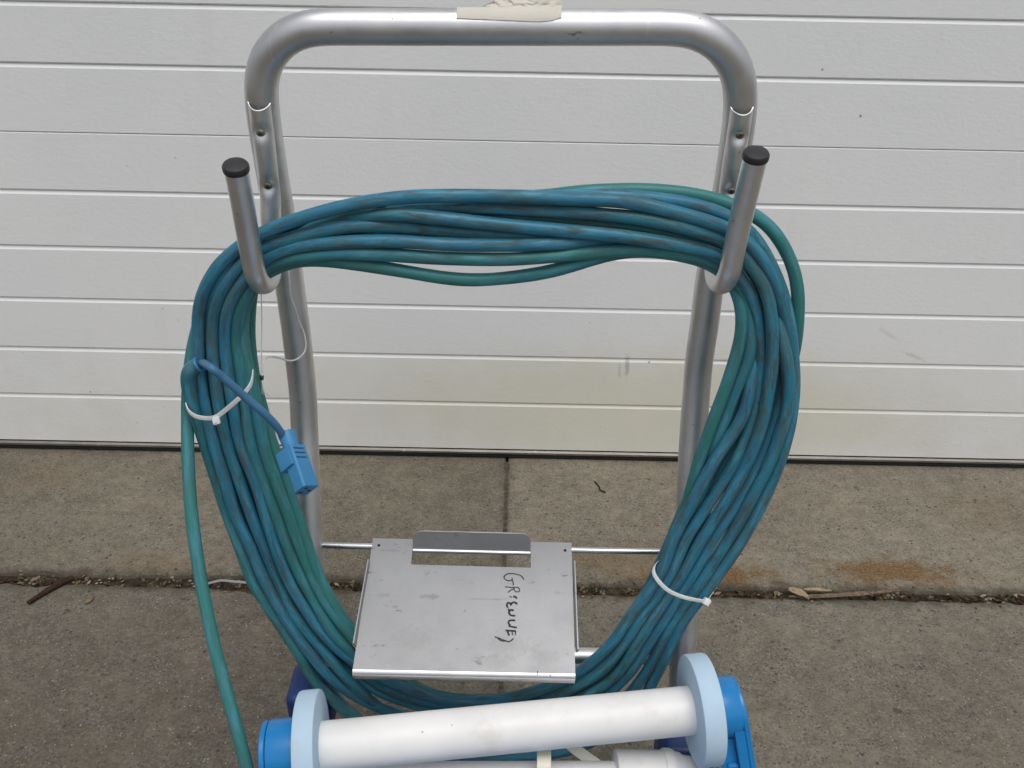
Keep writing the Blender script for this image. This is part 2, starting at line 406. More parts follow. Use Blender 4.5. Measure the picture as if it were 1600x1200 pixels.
def mat_dirt(name, a, b, scale=120):
    M = Mat(name, 0.95, 0, a, 0.15)
    c = M.mix(M.maprange(M.noise(scale, 5, 0.7), 0.3, 0.7), a, b); M.color(c)
    M.bump(M.noise(scale * 2, 4, 0.7), 0.8, 0.006); return M.m

# ------------------------------------------------------------------ the ground
m_slab_back = [mat_concrete('weathered_concrete_shaded', (0.160, 0.145, 0.119), True), mat_concrete('weathered_concrete', (0.194, 0.177, 0.146), True)]  # first of each pair, left slabs: dimmer light there put into the colour
m_slab_front = [mat_concrete('grey_concrete_shaded', (0.132, 0.121, 0.102), False), mat_concrete('grey_concrete', (0.170, 0.159, 0.134), False)]  # again the left copy is darkened to stand for the light's falloff
m_bed = mat_dirt('joint_dirt', (0.035, 0.026, 0.018), (0.12, 0.09, 0.06))
M_ = Mat('yard_concrete', 0.9, 0, (0.19, 0.18, 0.165), 0.2)
M_.color(M_.mix(M_.maprange(M_.noise(0.5, 6, 0.65), 0.3, 0.7), (0.16, 0.15, 0.135), (0.22, 0.21, 0.19)))
ground = mk('ground', [(-150, -150, -0.05), (150, -150, -0.05), (150, 150, -0.05), (-150, 150, -0.05)], [(0, 1, 2, 3)], M_.m)
ground['kind'] = 'structure'
JX = G(790, 800).x
x_lines = [JX + k * 1.5 for k in range(-3, 4)]
y_lines = [-4.8, -3.0, -1.2, 0.0 + JOINT_Y - 1.5 + 0.0, JOINT_Y, DOOR_Y + 0.25]
y_lines = [JOINT_Y - 1.5 * k for k in (4, 3, 2, 1)] + [JOINT_Y, DOOR_Y + 0.25]
bed = mk('pavement', [(x_lines[0] - 0.1, y_lines[0] - 0.1, -0.013), (x_lines[-1] + 0.1, y_lines[0] - 0.1, -0.013), (x_lines[-1] + 0.1, y_lines[-1], -0.013), (x_lines[0] - 0.1, y_lines[-1], -0.013)],
         [(0, 1, 2, 3)], m_bed)
bed['kind'] = 'structure'
def slab(x0, x1, y0, y1, mat, fine):
    gl, gf = 0.0012, 0.0080
    c = [(x0 + gl, y0 + gf), (x1 - gl, y0 + gf), (x1 - gl, y1 - gf), (x0 + gl, y1 - gf)]
    lo, hi = Vector(c[0]), Vector(c[2])
    step = 0.006 if fine else 0.15
    rings = [[], [], [], [], []]
    for k in range(4):
        a, b = Vector(c[k]), Vector(c[(k + 1) % 4]); L = (b - a).length; n = max(2, int(L / step))
        inw = Vector((-(b - a).y, (b - a).x)) / L
        side = k in (1, 3)                                   # the narrow joint wears less
        for i in range(n):
            p = a + (b - a) * (i / n); q = Vector((p.x, p.y, 0))
            if fine:
                w = abs(mnoise.noise(q * 22)) * 0.010 + abs(mnoise.noise(q * 75 + Vector((5, 1, 2)))) * 0.006 + abs(mnoise.noise(q * 200)) * 0.002 + max(0, mnoise.noise(q * 6 + Vector((9, 4, 1))) - 0.2) * 0.04
                if side: w *= 0.35
            else: w = 0.004
            cham = (0.0, 0.0, 0.0030, 0.009, 0.0) if not side else (0.0, 0.0, 0.0015, 0.004, 0.0)
            for r_, (ex, z) in enumerate(zip(cham, (-0.045, -0.005 - w * 0.3, -0.0016, 0.0, 0.0))):
                if r_ == 4:                                   # a plain rectangle well inside the worn edge
                    t_ = p + inw * 0.07; rings[4].append((min(max(t_.x, lo.x + 0.07), hi.x - 0.07), min(max(t_.y, lo.y + 0.07), hi.y - 0.07), 0.0)); continue
                m_ = w + ex; t_ = p + inw * m_
                # near the corners keep inside the neighbouring sides too
                t_ = Vector((min(max(t_.x, lo.x + m_ * 0.6), hi.x - m_ * 0.6), min(max(t_.y, lo.y + m_ * 0.6), hi.y - m_ * 0.6)))
                rings[r_].append((t_.x, t_.y, z))
    n = len(rings[0]); V = [q for r_ in rings for q in r_]; Fc = []
    for r_ in range(4):
        for i in range(n): j = (i + 1) % n; Fc.append((r_ * n + i, r_ * n + j, (r_ + 1) * n + j, (r_ + 1) * n + i))
    # top: a fan round the middle never crosses the worn outline
    V.append(((lo.x + hi.x) / 2, (lo.y + hi.y) / 2, 0.0)); m_i = len(V) - 1
    for i in range(n): Fc.append((4 * n + i, 4 * n + (i + 1) % n, m_i))
    return mk('concrete_slab', V, Fc, mat, bed, smooth=False)
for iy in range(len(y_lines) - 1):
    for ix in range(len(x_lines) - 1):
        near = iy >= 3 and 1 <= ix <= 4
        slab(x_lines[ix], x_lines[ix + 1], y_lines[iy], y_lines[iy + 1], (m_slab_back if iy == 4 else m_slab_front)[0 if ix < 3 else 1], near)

jf = Mesh().box(Matrix.Translation((JX, (JOINT_Y + DOOR_Y) / 2, -0.0052)), 0.016, DOOR_Y - JOINT_Y - 0.03, 0.007).box(Matrix.Translation((JX, JOINT_Y - 0.75, -0.0054)), 0.016, 1.46, 0.007)
jf = mk('joint_filler', jf.v, jf.f, mat_dirt('packed_joint_dust', (0.05, 0.042, 0.032), (0.13, 0.115, 0.09), 90), bed, smooth=False)

# ------------------------------------------------------------------ the garage door
m_door = mat_door()
m_rail = mat_metal('mill_aluminium_rail', (0.33, 0.31, 0.29), 0.45)
m_rubber = mat_plastic('black_rubber', (0.018, 0.018, 0.018), 0.7, 0.4, (0.06, 0.055, 0.05))
m_core = mat_plastic('grey_door_core', (0.22, 0.19, 0.17), 0.8)
door = thing('garage_door', 'white sectional garage door of horizontal grooved panels, closed behind the trolley', 'garage door', (0, DOOR_Y, 0))
zz = [P(800, y, DOOR_Y).z for y in (17, 113.5, 221, 312, 399, 480.5, 557.5, 630.5, 702.5)]
zz = sorted(zz)                                # bottom edge upwards
while zz[-1] < 2.15: zz.append(zz[-1] + 0.1105)
joint_z = P(800, 221, DOOR_Y).z
HW = 2.6
for k in range(len(zz) - 1):
    z0, z1 = zz[k], zz[k + 1]
    top_joint, bot_joint = abs(z1 - joint_z) < 0.003, abs(z0 - joint_z) < 0.003
    ct, cb = (0.0016 if top_joint else 0.0072), (0.0014 if bot_joint else 0.0026)
    if k == 0: cb = 0.001
    g = 0.0003
    prof = [(0.030, z0 + g), (0.0030, z0 + g), (0.0, z0 + g + cb), (0.0, z1 - g - ct), (0.0042 if not top_joint else 0.002, z1 - g), (0.030, z1 - g)]
    nseg = 1
    V = [(x, DOOR_Y + d, z) for x in (-HW, HW) for d, z in prof]; n = len(prof)
    Fc = [tuple(range(n)), tuple(range(n, 2 * n))] + [(i, (i + 1) % n, n + (i + 1) % n, n + i) for i in range(n)]
    mk('door_panel', V, Fc, m_door, door, smooth=False)
Mesh().box(Matrix.Translation((0, DOOR_Y + 0.045, (zz[0] + zz[-1]) / 2)), 2 * HW, 0.02, zz[-1] - zz[0]).obj('door_core', m_core, door)
zb = zz[0]
rail_prof = [(0.028, 0.012), (-0.001, 0.012), (-0.004, 0.0145), (-0.004, zb - 0.010), (-0.0065, zb - 0.008), (-0.0065, zb - 0.004), (-0.001, zb - 0.0015), (0.028, zb - 0.0015)]
n = len(rail_prof)
mk('bottom_rail', [(x, DOOR_Y + d, z) for x in (-HW, HW) for d, z in rail_prof],
   [tuple(range(n)), tuple(range(n, 2 * n))] + [(i, (i + 1) % n, n + (i + 1) % n, n + i) for i in range(n)], m_rail, door, smooth=False)
seal = [(0.024, 0.0005), (0.002, 0.0005), (-0.002, 0.004), (-0.002, 0.009), (0.001, 0.0125), (0.024, 0.0125)]; n = len(seal)
mk('rubber_seal', [(x, DOOR_Y + d, z) for x in (-HW, HW) for d, z in seal],
   [tuple(range(n)), tuple(range(n, 2 * n))] + [(i, (i + 1) % n, n + (i + 1) % n, n + i) for i in range(n)], m_rubber, door, smooth=False)

# ------------------------------------------------------------------ the trolley
m_alu = mat_metal('satin_aluminium_tube', (0.70, 0.70, 0.71), 0.45)
m_hook = mat_metal('hook_aluminium', (0.76, 0.76, 0.77), 0.42)
m_rod = mat_metal('bright_rod', (0.66, 0.66, 0.67), 0.28)
m_navy = mat_plastic('navy_plastic', (0.004, 0.028, 0.14), 0.4, 0.1)
m_cap = mat_plastic('black_cap_plastic', (0.022, 0.022, 0.024), 0.45, 0.5, (0.07, 0.065, 0.06))
m_screw = mat_metal('dull_screw_steel', (0.30, 0.27, 0.21), 0.4, False)
m_slot = Mat('screw_recess', 0.8, 0, (0.01, 0.01, 0.01)).m
trolley = thing('trolley', 'silver tube trolley with bent handle bar and two J hooks before the garage door', 'trolley', (0, 0.8, 0))
POST = [(40, 0.815), (180, 0.836), (250, 0.844), (440, 0.874), (560, 0.884), (600, 0.885), (640, 0.884), (780, 0.860), (850, 0.847), (1000, 0.822), (1100, 0.802), (1200, 0.785)]
pY = lambda y: interp(y, POST)
left = [(497, 1100), (492, 1000), (487, 900), (484, 850), (481, 790), (478, 720), (475, 650), (473, 610), (468, 565), (461, 505), (452, 440), (443, 375), (432, 310), (421, 245), (412, 185), (408, 140), (410, 112), (421, 84), (443, 60), (472, 46), (505, 42.3)]
right = [(1050, 42.8), (1080, 46), (1112, 59), (1138, 83), (1152, 112), (1157, 142), (1156, 180), (1147, 245), (1136, 310), (1122, 375), (1109, 440), (1101, 505), (1092, 565), (1088.5, 610), (1084.5, 660), (1080, 730), (1077, 800), (1075, 850), (1072, 920), (1068, 1000), (1063, 1100)]
fp = [P(x, y, pY(y)) for x, y in left] + [P(x, 42.3 + (x - 505) * 0.0008, pY(42)) for x in (600, 700, 800, 900, 980)] + [P(x, y, pY(y)) for x, y in right]
for ends, k in ((fp[0], 0), (fp[-1], -1)):
    pass
d0 = (fp[0] - fp[1]).normalized(); d1 = (fp[-1] - fp[-2]).normalized()
foot_l = fp[0] + d0 * ((fp[0].z - 0.07) / -d0.z) * 1.0
foot_r = fp[-1] + d1 * ((fp[-1].z - 0.07) / -d1.z)
fp = [foot_l] + fp + [foot_r]
fr = resample(spline(fp, 10), 260)
for _ in range(3): fr[1:-1] = 0.5 * fr[1:-1] + 0.25 * (fr[:-2] + fr[2:])
tube('handle_frame', fr, 0.0151, m_alu, trolley, 28)
BAR = P(800, 42.5, pY(42))                     # middle of the handle bar
# rods between the posts
rl, rr = P(497, 852, pY(851)), P(1060, 862.5, pY(860))
tube('cross_rod', [rl, rr], 0.0036, m_rod, trolley, 14)
cl, cr = P(494, 1019, pY(1015) + 0.004), P(1067, 1026.5, pY(1022) + 0.004)
tube('lower_crossbar', [cl, cr], 0.0095, m_alu, trolley, 18)
# base: joint covers, side tubes, wheels and a front bar
for ft, px, py in ((foot_l, 490, 1092), (foot_r, 1060, 1172)):
    c0 = P(px, py, pY(min(py, 1200)) - 0.004)
    dn = Vector((0, 0.12, -1)).normalized()
    M0 = frame_z(c0, -dn, (1, 0, 0))
    Mesh().box(M0, 0.050, 0.058, 0.066).obj('joint_cover', m_navy, trolley, bevel=0.010, seg=3)
    tube('side_tube', [(ft.x, ft.y + 0.05, 0.072), (ft.x, 0.33, 0.072)], 0.014, m_alu, trolley, 18)
    sx = -1 if ft.x < 0 else 1
    MW = frame_z((ft.x + sx * 0.024, ft.y + 0.01, 0.0502), (sx, 0, 0), (0, 1, 0))
    wh = Mesh().lathe(MW, [(0.034, -0.006), (0.047, -0.006), (0.050, -0.002), (0.050, 0.016), (0.047, 0.020), (0.034, 0.020)]).obj('wheel', m_rubber, trolley)
    Mesh().lathe(MW, [(0.010, -0.008), (0.033, -0.004), (0.033, 0.018), (0.012, 0.022)]).obj('rim', m_navy, wh)
    Mesh().lathe(frame_z((ft.x, 0.335, 0.0), (0, 0, 1)), [(0.016, 0.0005), (0.018, 0.004), (0.016, 0.058)], 20).obj('foot', m_cap, trolley)
tube('front_bar', [(foot_l.x, 0.345, 0.0722), (foot_r.x, 0.345, 0.0722)], 0.0125, m_alu, trolley, 18)

def hook(side):
    if side < 0:
        flat = [(402.5, 161), (404.5, 180), (407.5, 205), (411, 232), (415, 262), (419, 290), (421.5, 312)]
        back = [(423, 340), (425, 370), (426, 400), (424, 425)]
        bend = [(418, 440), (408, 443)]
        front = [(399, 428), (393, 400), (386, 360), (378, 312), (368.5, 262)]
        screws = [(407, 205), (419, 290)]
    else:
        flat = [(1161.5, 168), (1159, 190), (1155.5, 212), (1151, 240), (1146.5, 268), (1142.5, 297), (1138, 320)]
        back = [(1131, 345), (1125, 375), (1119, 402), (1117, 425)]
        bend = [(1121, 440), (1131, 442)]
        front = [(1140, 424), (1146, 396), (1156, 350), (1168, 298), (1181, 243)]
        screws = [(1155.5, 212), (1142.5, 297)]
    pts, prm = [], []
    for x, y in flat:
        pts.append(P(x, y, pY(y) - 0.0175)); prm.append(0.0)
    prm[-1] = 0.35
    for (x, y), Y, r_ in zip(back, (0.838, 0.838, 0.836, 0.830), (0.85, 1, 1, 1)): pts.append(P(x, y, Y)); prm.append(r_)
    for (x, y), Y in zip(bend, (0.812, 0.785)): pts.append(P(x, y, Y)); prm.append(1.0)
    for (x, y), Y in zip(front, (0.764, 0.757, 0.747, 0.735, 0.722)): pts.append(P(x, y, Y)); prm.append(1.0)
    A = np.array([[*p, q] for p, q in zip(pts, prm)])
    S = resample(spline(A, 10), 130); cen, q = S[:, :3], np.clip(S[:, 3], 0, 1)
    r0 = 0.0098
    sp = [P(x, y, pY(y) - 0.0175) for x, y in screws]
    dz = np.array([sum(math.exp(-((Vector(c) - s).length / 0.006) ** 2) for s in sp) for c in cen])
    ref = np.tile(np.array([0, -1.0, 0.10]), (len(cen), 1))
    t = np.gradient(cen, axis=0); t /= np.linalg.norm(t, axis=1)[:, None]
    # reference turns with the bend: keep it pointing outwards from the hook's mouth
    lat = np.array([1.0, 0, 0])
    lat_r = np.tile(lat, (len(cen), 1)); N0 = np.cross(lat_r, t)
    if N0[2][1] > 0: N0 = -N0
    def sec(i, a):
        k = q[i]; wide = 0.0104 * (1 - k) + r0 * k; thin = 0.0052 * (1 - k) + r0 * k
        c, s = math.cos(a), math.sin(a)
        nn = thin * c; bb = wide * s
        nn -= (1 - k) * 0.0062 * (s * s)                       # flattened end wraps round the post
        if c > 0: nn -= dz[i] * 0.0040 * (1 - k) * max(0, 1 - (s * 1.2) ** 2)
        return nn, bb
    V, Fc, UV = sweep_data(cen, 1, 28, False, N0, sec, caps=False)
    # hollow mouth at the flattened top end: the front wall is cut lower than the sides
    for i in range(6):
        for k in range(28):
            an = 2 * math.pi * k / 28; cut = 0.0052 * max(0, math.cos(an)) ** 0.8
            along = float(np.dot(np.array(V[i * 28 + k]) - cen[0], t[0]))
            if along < cut: V[i * 28 + k] = np.array(V[i * 28 + k]) + t[0] * (cut - along + i * 0.00005)
    sd_ = 28; base = len(V); T0 = t[0]
    c0 = np.mean(np.array([list(v) for v in V[:sd_]]), axis=0)
    inner = []
    for k in range(sd_):
        v = np.array(V[k]); rad = c0 - v; L = np.linalg.norm(rad); inner.append(v + rad / L * min(0.0010, L * 0.5))
    V += inner; V += [v + T0 * 0.012 for v in inner]
    for k in range(sd_):
        l = (k + 1) % sd_
        Fc.append((k, l, base + l, base + k)); Fc.append((base + k, base + l, base + sd_ + l, base + sd_ + k))
    Fc.append(tuple(range(base + sd_, base + 2 * sd_)))
    e = (len(cen) - 1) * sd_; Fc.append(tuple(range(e, e + sd_)))
    o = mk('cable_hook', V, Fc, m_hook, trolley, sharp=R(50))
    tip = Vector(cen[-1]); ax = Vector(t[-1])
    Mesh().lathe(frame_z(tip - ax * 0.001, ax), [(r0, -0.002), (0.01065, -0.0015), (0.01085, 0.0), (0.0108, 0.0026), (0.0098, 0.0042), (0.006, 0.0051), (0.001, 0.0053)], 32).obj('end_cap', m_cap, o)
    for s in sp:
        i = int(np.argmin(np.linalg.norm(cen - np.array(s), axis=1)))
        nv = Vector(N0[i]).normalized(); tv = Vector(t[i])
        fc = Vector(cen[i]) + nv * (0.0052 - dz[i] * 0.0040 - 0.0003)
        MS = frame_z(fc, nv, tv)
        ms = Mesh().lathe(MS, [(0.0040, -0.001), (0.0040, 0.0004), (0.0034, 0.0013), (0.0020, 0.0019), (0.0003, 0.0021)], 20).obj('screw', m_screw, o)
        Mesh().box(MS @ Matrix.Translation((0, 0, 0.0018)) @ Matrix.Rotation(0.5, 4, 'Z'), 0.0040, 0.0008, 0.0012).box(MS @ Matrix.Translation((0, 0, 0.00182)) @ Matrix.Rotation(0.5, 4, 'Z'), 0.0008, 0.0040, 0.0012).obj('screw_recess', m_slot, o)
    return o, pts
hook_l, hl_pts = hook(-1)
hook_r, hr_pts = hook(1)

# masking tape stuck over the handle bar, its top edge lifted and crumpled
m_tape = mat_plastic('old_masking_tape', (0.66, 0.63, 0.55), 0.75, 0.4, (0.45, 0.40, 0.30))
def tape():
    x0, x1 = P(715, 42, pY(42)).x, P(876, 42, pY(42)).x
    nx, na = 36, 14; V = []; rB = 0.0151
    for i in range(nx + 1):
        u = i / nx; x = x0 + (x1 - x0) * u
        px = 715 + 161 * u
        low = interp(px, [(715, 29), (800, 32), (840, 33.5), (860, 32), (876, 28)])
        a0 = math.asin(max(-0.9, min(0.99, (42.5 - low) / 27.5)))
        lift = interp(px, [(715, 0.0), (752, 0.0), (770, 0.45), (795, 0.75), (815, 0.55), (832, 0.35), (838, 0.95), (862, 1.15), (872, 1.0), (876, 0.8)])
        zc = BAR.z + (x - BAR.x) * (P(900, 42.5, pY(42)).z - P(700, 42.5, pY(42)).z) / (P(900, 42.5, pY(42)).x - P(700, 42.5, pY(42)).x)
        for j in range(na + 1):
            w = j / na
            if w <= 0.5:
                a = a0 + (R(88) - a0) * (w / 0.5); rr_ = rB + 0.0007 + 0.0004 * abs(mnoise.noise(Vector((x * 300, j * 0.6, 0))))
                V.append((x, BAR.y - rr_ * math.cos(a), zc + rr_ * math.sin(a)))
            else:
                k = (w - 0.5) / 0.5
                wob = mnoise.noise(Vector((x * 160, k * 2.2, 3.0)))
                if lift <= 0.02: a = R(88) + k * R(45); V.append((x, BAR.y - (rB + 0.0007) * math.cos(a), zc + (rB + 0.0007) * math.sin(a)))
                else: V.append((x + 0.0022 * wob, BAR.y + 0.004 * k + 0.0035 * wob, zc + rB + 0.0007 + 0.0105 * lift * k * (1 + 0.2 * wob)))
    Fc = [(i * (na + 1) + j, i * (na + 1) + j + 1, (i + 1) * (na + 1) + j + 1, (i + 1) * (na + 1) + j) for i in range(nx) for j in range(na)]
    o = mk('masking_tape', V, Fc, m_tape, trolley, smooth=False)
    o['label'] = 'crumpled cream masking tape stuck on the handle bar'
    md = o.modifiers.new('thickness', 'SOLIDIFY'); md.thickness = 0.0003; md.offset = 1
tape()

# ------------------------------------------------------------------ the plate hung on the cross rod
Yb = pY(852) - 0.002
zb_ = Vector(P(738, 845, Yb) - Vector((0, 0, EYE))).dot(Fv)
zf_ = zb_ * 310 / 347.5
dF = ray(724, 1058); pf = Vector((0, 0, EYE)) + dF * (zf_ / dF.dot(Fv))
pb0, pb1 = P(583, 841, Yb), P(893, 848, Yb)
pf0 = P(551, 1053, pf.y); pf1 = P(898, 1060, pf.y)
lift_ = Vector((0, 0, 0.0045))
pn = ((pb1 - pb0).cross(pf0 - pb0)).normalized()
if pn.z < 0: pn = -pn
def plate_pt(px, py, off=0.0):                # the plate's plane at a photo pixel
    d = ray(px, py); o = Vector((0, 0, EYE)); return o + d * ((pb0 + pn * off - o).dot(pn) / d.dot(pn))
m_plate = mat_plate()
m_edge = mat_metal('bright_sheet_edge', (0.72, 0.71, 0.73), 0.3, False)
m_ink = Mat('black_marker_ink', 0.6, 0, (0.012, 0.010, 0.014)).m
TH = 0.0016
def build_plate():
    a, b, c, d = plate_pt(583, 841), plate_pt(893, 848), plate_pt(899, 1053), plate_pt(551, 1046)
    h = [plate_pt(644.5, 859), plate_pt(829.5, 864), plate_pt(829.5, 887), plate_pt(642, 882)]
    top = [a, b, c, d] + h; V = top + [q - pn * TH for q in top]
    ring = [(0, 1, 5, 4), (1, 2, 6, 5), (2, 3, 7, 6), (3, 0, 4, 7)]
    Fc = ring + [tuple(i + 8 for i in f)[::-1] for f in ring]
    Fc += [(i, (i + 1) % 4, 8 + (i + 1) % 4, 8 + i) for i in range(4)] + [(4 + i, 4 + (i + 1) % 4, 12 + (i + 1) % 4, 12 + i) for i in range(4)]
    o = mk('holder_plate', V, Fc, m_plate, trolley, smooth=False)
    o['label'] = 'grey metal plate with a slot and black handwriting'
    # rolled front edge
    e0, e1 = d - pn * 0.0002, c - pn * 0.0002
    fwd = ((d - a) + (c - b)).normalized()
    prof = [(0, 0), (0.0022, -0.0006), (0.0040, -0.0022), (0.0047, -0.0045), (0.0047, -0.012), (0.0032, -0.012), (0.0030, -0.0050), (0.0020, -0.0030), (0.0008, -0.0022), (0, -0.0018)]
    V = [e + fwd * (u - 0.0000) + pn * (v + 0.0002) for e in (e0, e1) for u, v in prof]; n = len(prof)
    mk('folded_edge', V, [tuple(range(n)), tuple(range(n, 2 * n))] + [(i, (i + 1) % n, n + (i + 1) % n, n + i) for i in range(n)], m_edge, o, smooth=True, sharp=R(50))
    # the tab bent up out of the slot
    q0, q1 = plate_pt(645.5, 861), plate_pt(828.5, 865.5)
    xa = (q1 - q0).normalized(); up = (Vector((0, 0.12, 1)) - xa * xa.z).normalized(); nv = xa.cross(up)
    W = (q1 - q0).length; ht = (P(737, 833.5, q0.y) - P(737, 863.5, q0.y)).length
    poly = [(0, 0.003), (W, 0.003)]; rc = 0.011
    for k in range(7): an = R(15 * k); poly.append((W - rc + rc * math.cos(an), ht - rc + rc * math.sin(an)))
    for k in range(7): an = R(90 + 15 * k); poly.append((rc + rc * math.cos(an), ht - rc + rc * math.sin(an)))
    Mesh().prism(axes(q0 + nv * -0.001, xa, up, nv), poly, 0.0016).obj('back_tab', m_plate, o, bevel=0.0004, seg=1)
    tube('tab_fold', [q0 + up * 0.001, q1 + up * 0.001], 0.0026, m_edge, o, 12)
    # short upstanding lips on both sides
    for s0, s1 in (((579, 878), (556, 1009)), ((894.5, 880), (899.5, 1018))):
        g0, g1 = plate_pt(*s0), plate_pt(*s1); out = (g1 - g0).normalized().cross(pn)
        if out.x * (g0.x - (a.x + b.x) / 2) < 0: out = -out
        prof = [(0.0002, -0.0016), (0.0020, -0.001), (0.0028, 0.001), (0.0028, 0.0055), (0.0014, 0.0055), (0.0012, 0.0014), (0.0002, 0.0002)]; n = len(prof)
        V = [e + out * u + pn * v for e in (g0, g1) for u, v in prof]
        mk('side_lip', V, [tuple(range(n)), tuple(range(n, 2 * n))] + [(i, (i + 1) % n, n + (i + 1) % n, n + i) for i in range(n)], m_plate, o, smooth=False)
    # handwriting in marker, read from the back edge to the front
    S = [[(592, 215), (570, 182), (530, 165), (480, 157), (440, 160), (415, 175), (405, 192), (415, 210), (440, 222), (468, 222), (482, 205), (478, 195)],
         [(480, 200), (490, 240), (492, 270)],
         [(412, 280), (440, 283), (480, 287), (520, 285), (545, 290)], [(545, 292), (552, 315), (540, 328), (515, 325), (500, 305), (498, 290)], [(497, 300), (470, 312), (440, 335)],
         [(455, 372), (480, 378)], [(490, 372), (508, 374), (528, 390)],
         [(436, 470), (432, 445), (445, 430), (462, 436), (470, 450), (478, 434), (500, 426), (522, 436), (520, 446)], [(436, 470), (448, 484)],
         [(440, 500), (470, 498), (497, 502)], [(462, 502), (452, 525), (470, 548), (512, 552)],
         [(448, 600), (480, 594), (512, 598)], [(450, 602), (448, 625), (466, 640)], [(446, 648), (480, 655), (526, 664)],
         [(418, 690), (460, 692), (520, 697)], [(438, 692), (445, 718), (456, 738)], [(480, 697), (486, 736)], [(514, 698), (510, 736)],
         [(318, 750), (345, 758), (400, 780), (450, 797)], [(345, 758), (370, 782), (415, 792)], [(450, 797), (478, 780), (494, 765)]]
    mm = Mesh()
    for st in S:
        q = spline([(720 + x / 6, 870 + y / 6, 0) for x, y in st], 6) if len(st) > 2 else np.array([(720 + x / 6, 870 + y / 6, 0) for x, y in st])
        bold = 0.8 if st[0][1] < 340 else (1.4 if st[0][1] < 745 else 0.9)
        pts = [plate_pt(x, y, 0.00025) for x, y, _ in q]
        A = np.array([list(v) for v in pts]); t = np.gradient(A, axis=0); t /= np.linalg.norm(t, axis=1)[:, None] + 1e-9
        L = np.cross(t, np.array(pn)); V = []
        for i in range(len(A)):
            e = 0.55 if i in (0, len(A) - 1) else 1.0
            w = 0.00075 * bold * e * (1 + 0.25 * mnoise.noise(Vector(A[i]) * 400))
            V += [A[i] + L[i] * w, A[i] - L[i] * w]
        mm.add(V, [(2 * i, 2 * i + 1, 2 * i + 3, 2 * i + 2) for i in range(len(A) - 1)])
    for st in ([(718, 1070), (722, 1090), (720, 1110)], [(835, 1098), (838, 1115), (848, 1122)]):   # two stray pen ticks
        pts = [plate_pt(720 + x / 6, 870 + y / 6, 0.00025) for x, y in st]; V = []
        for p_ in pts: V += [p_ + Vector((0.0004, 0, 0)), p_ - Vector((0.0004, 0, 0))]
        mm.add(V, [(0, 1, 3, 2), (2, 3, 5, 4)])
    hw = mm.obj('handwriting', m_ink, o, smooth=False); hw['kind'] = 'stuff'
    # tie holes at the two back corners
    for x, y in ((592, 852), (883, 860)):
        Mesh().lathe(frame_z(plate_pt(x, y, 0.0001), pn), [(0.0017, 0), (0.0017, 0.0002)], 14).obj('tie_hole', m_slot, o)
    return o
plate = build_plate()

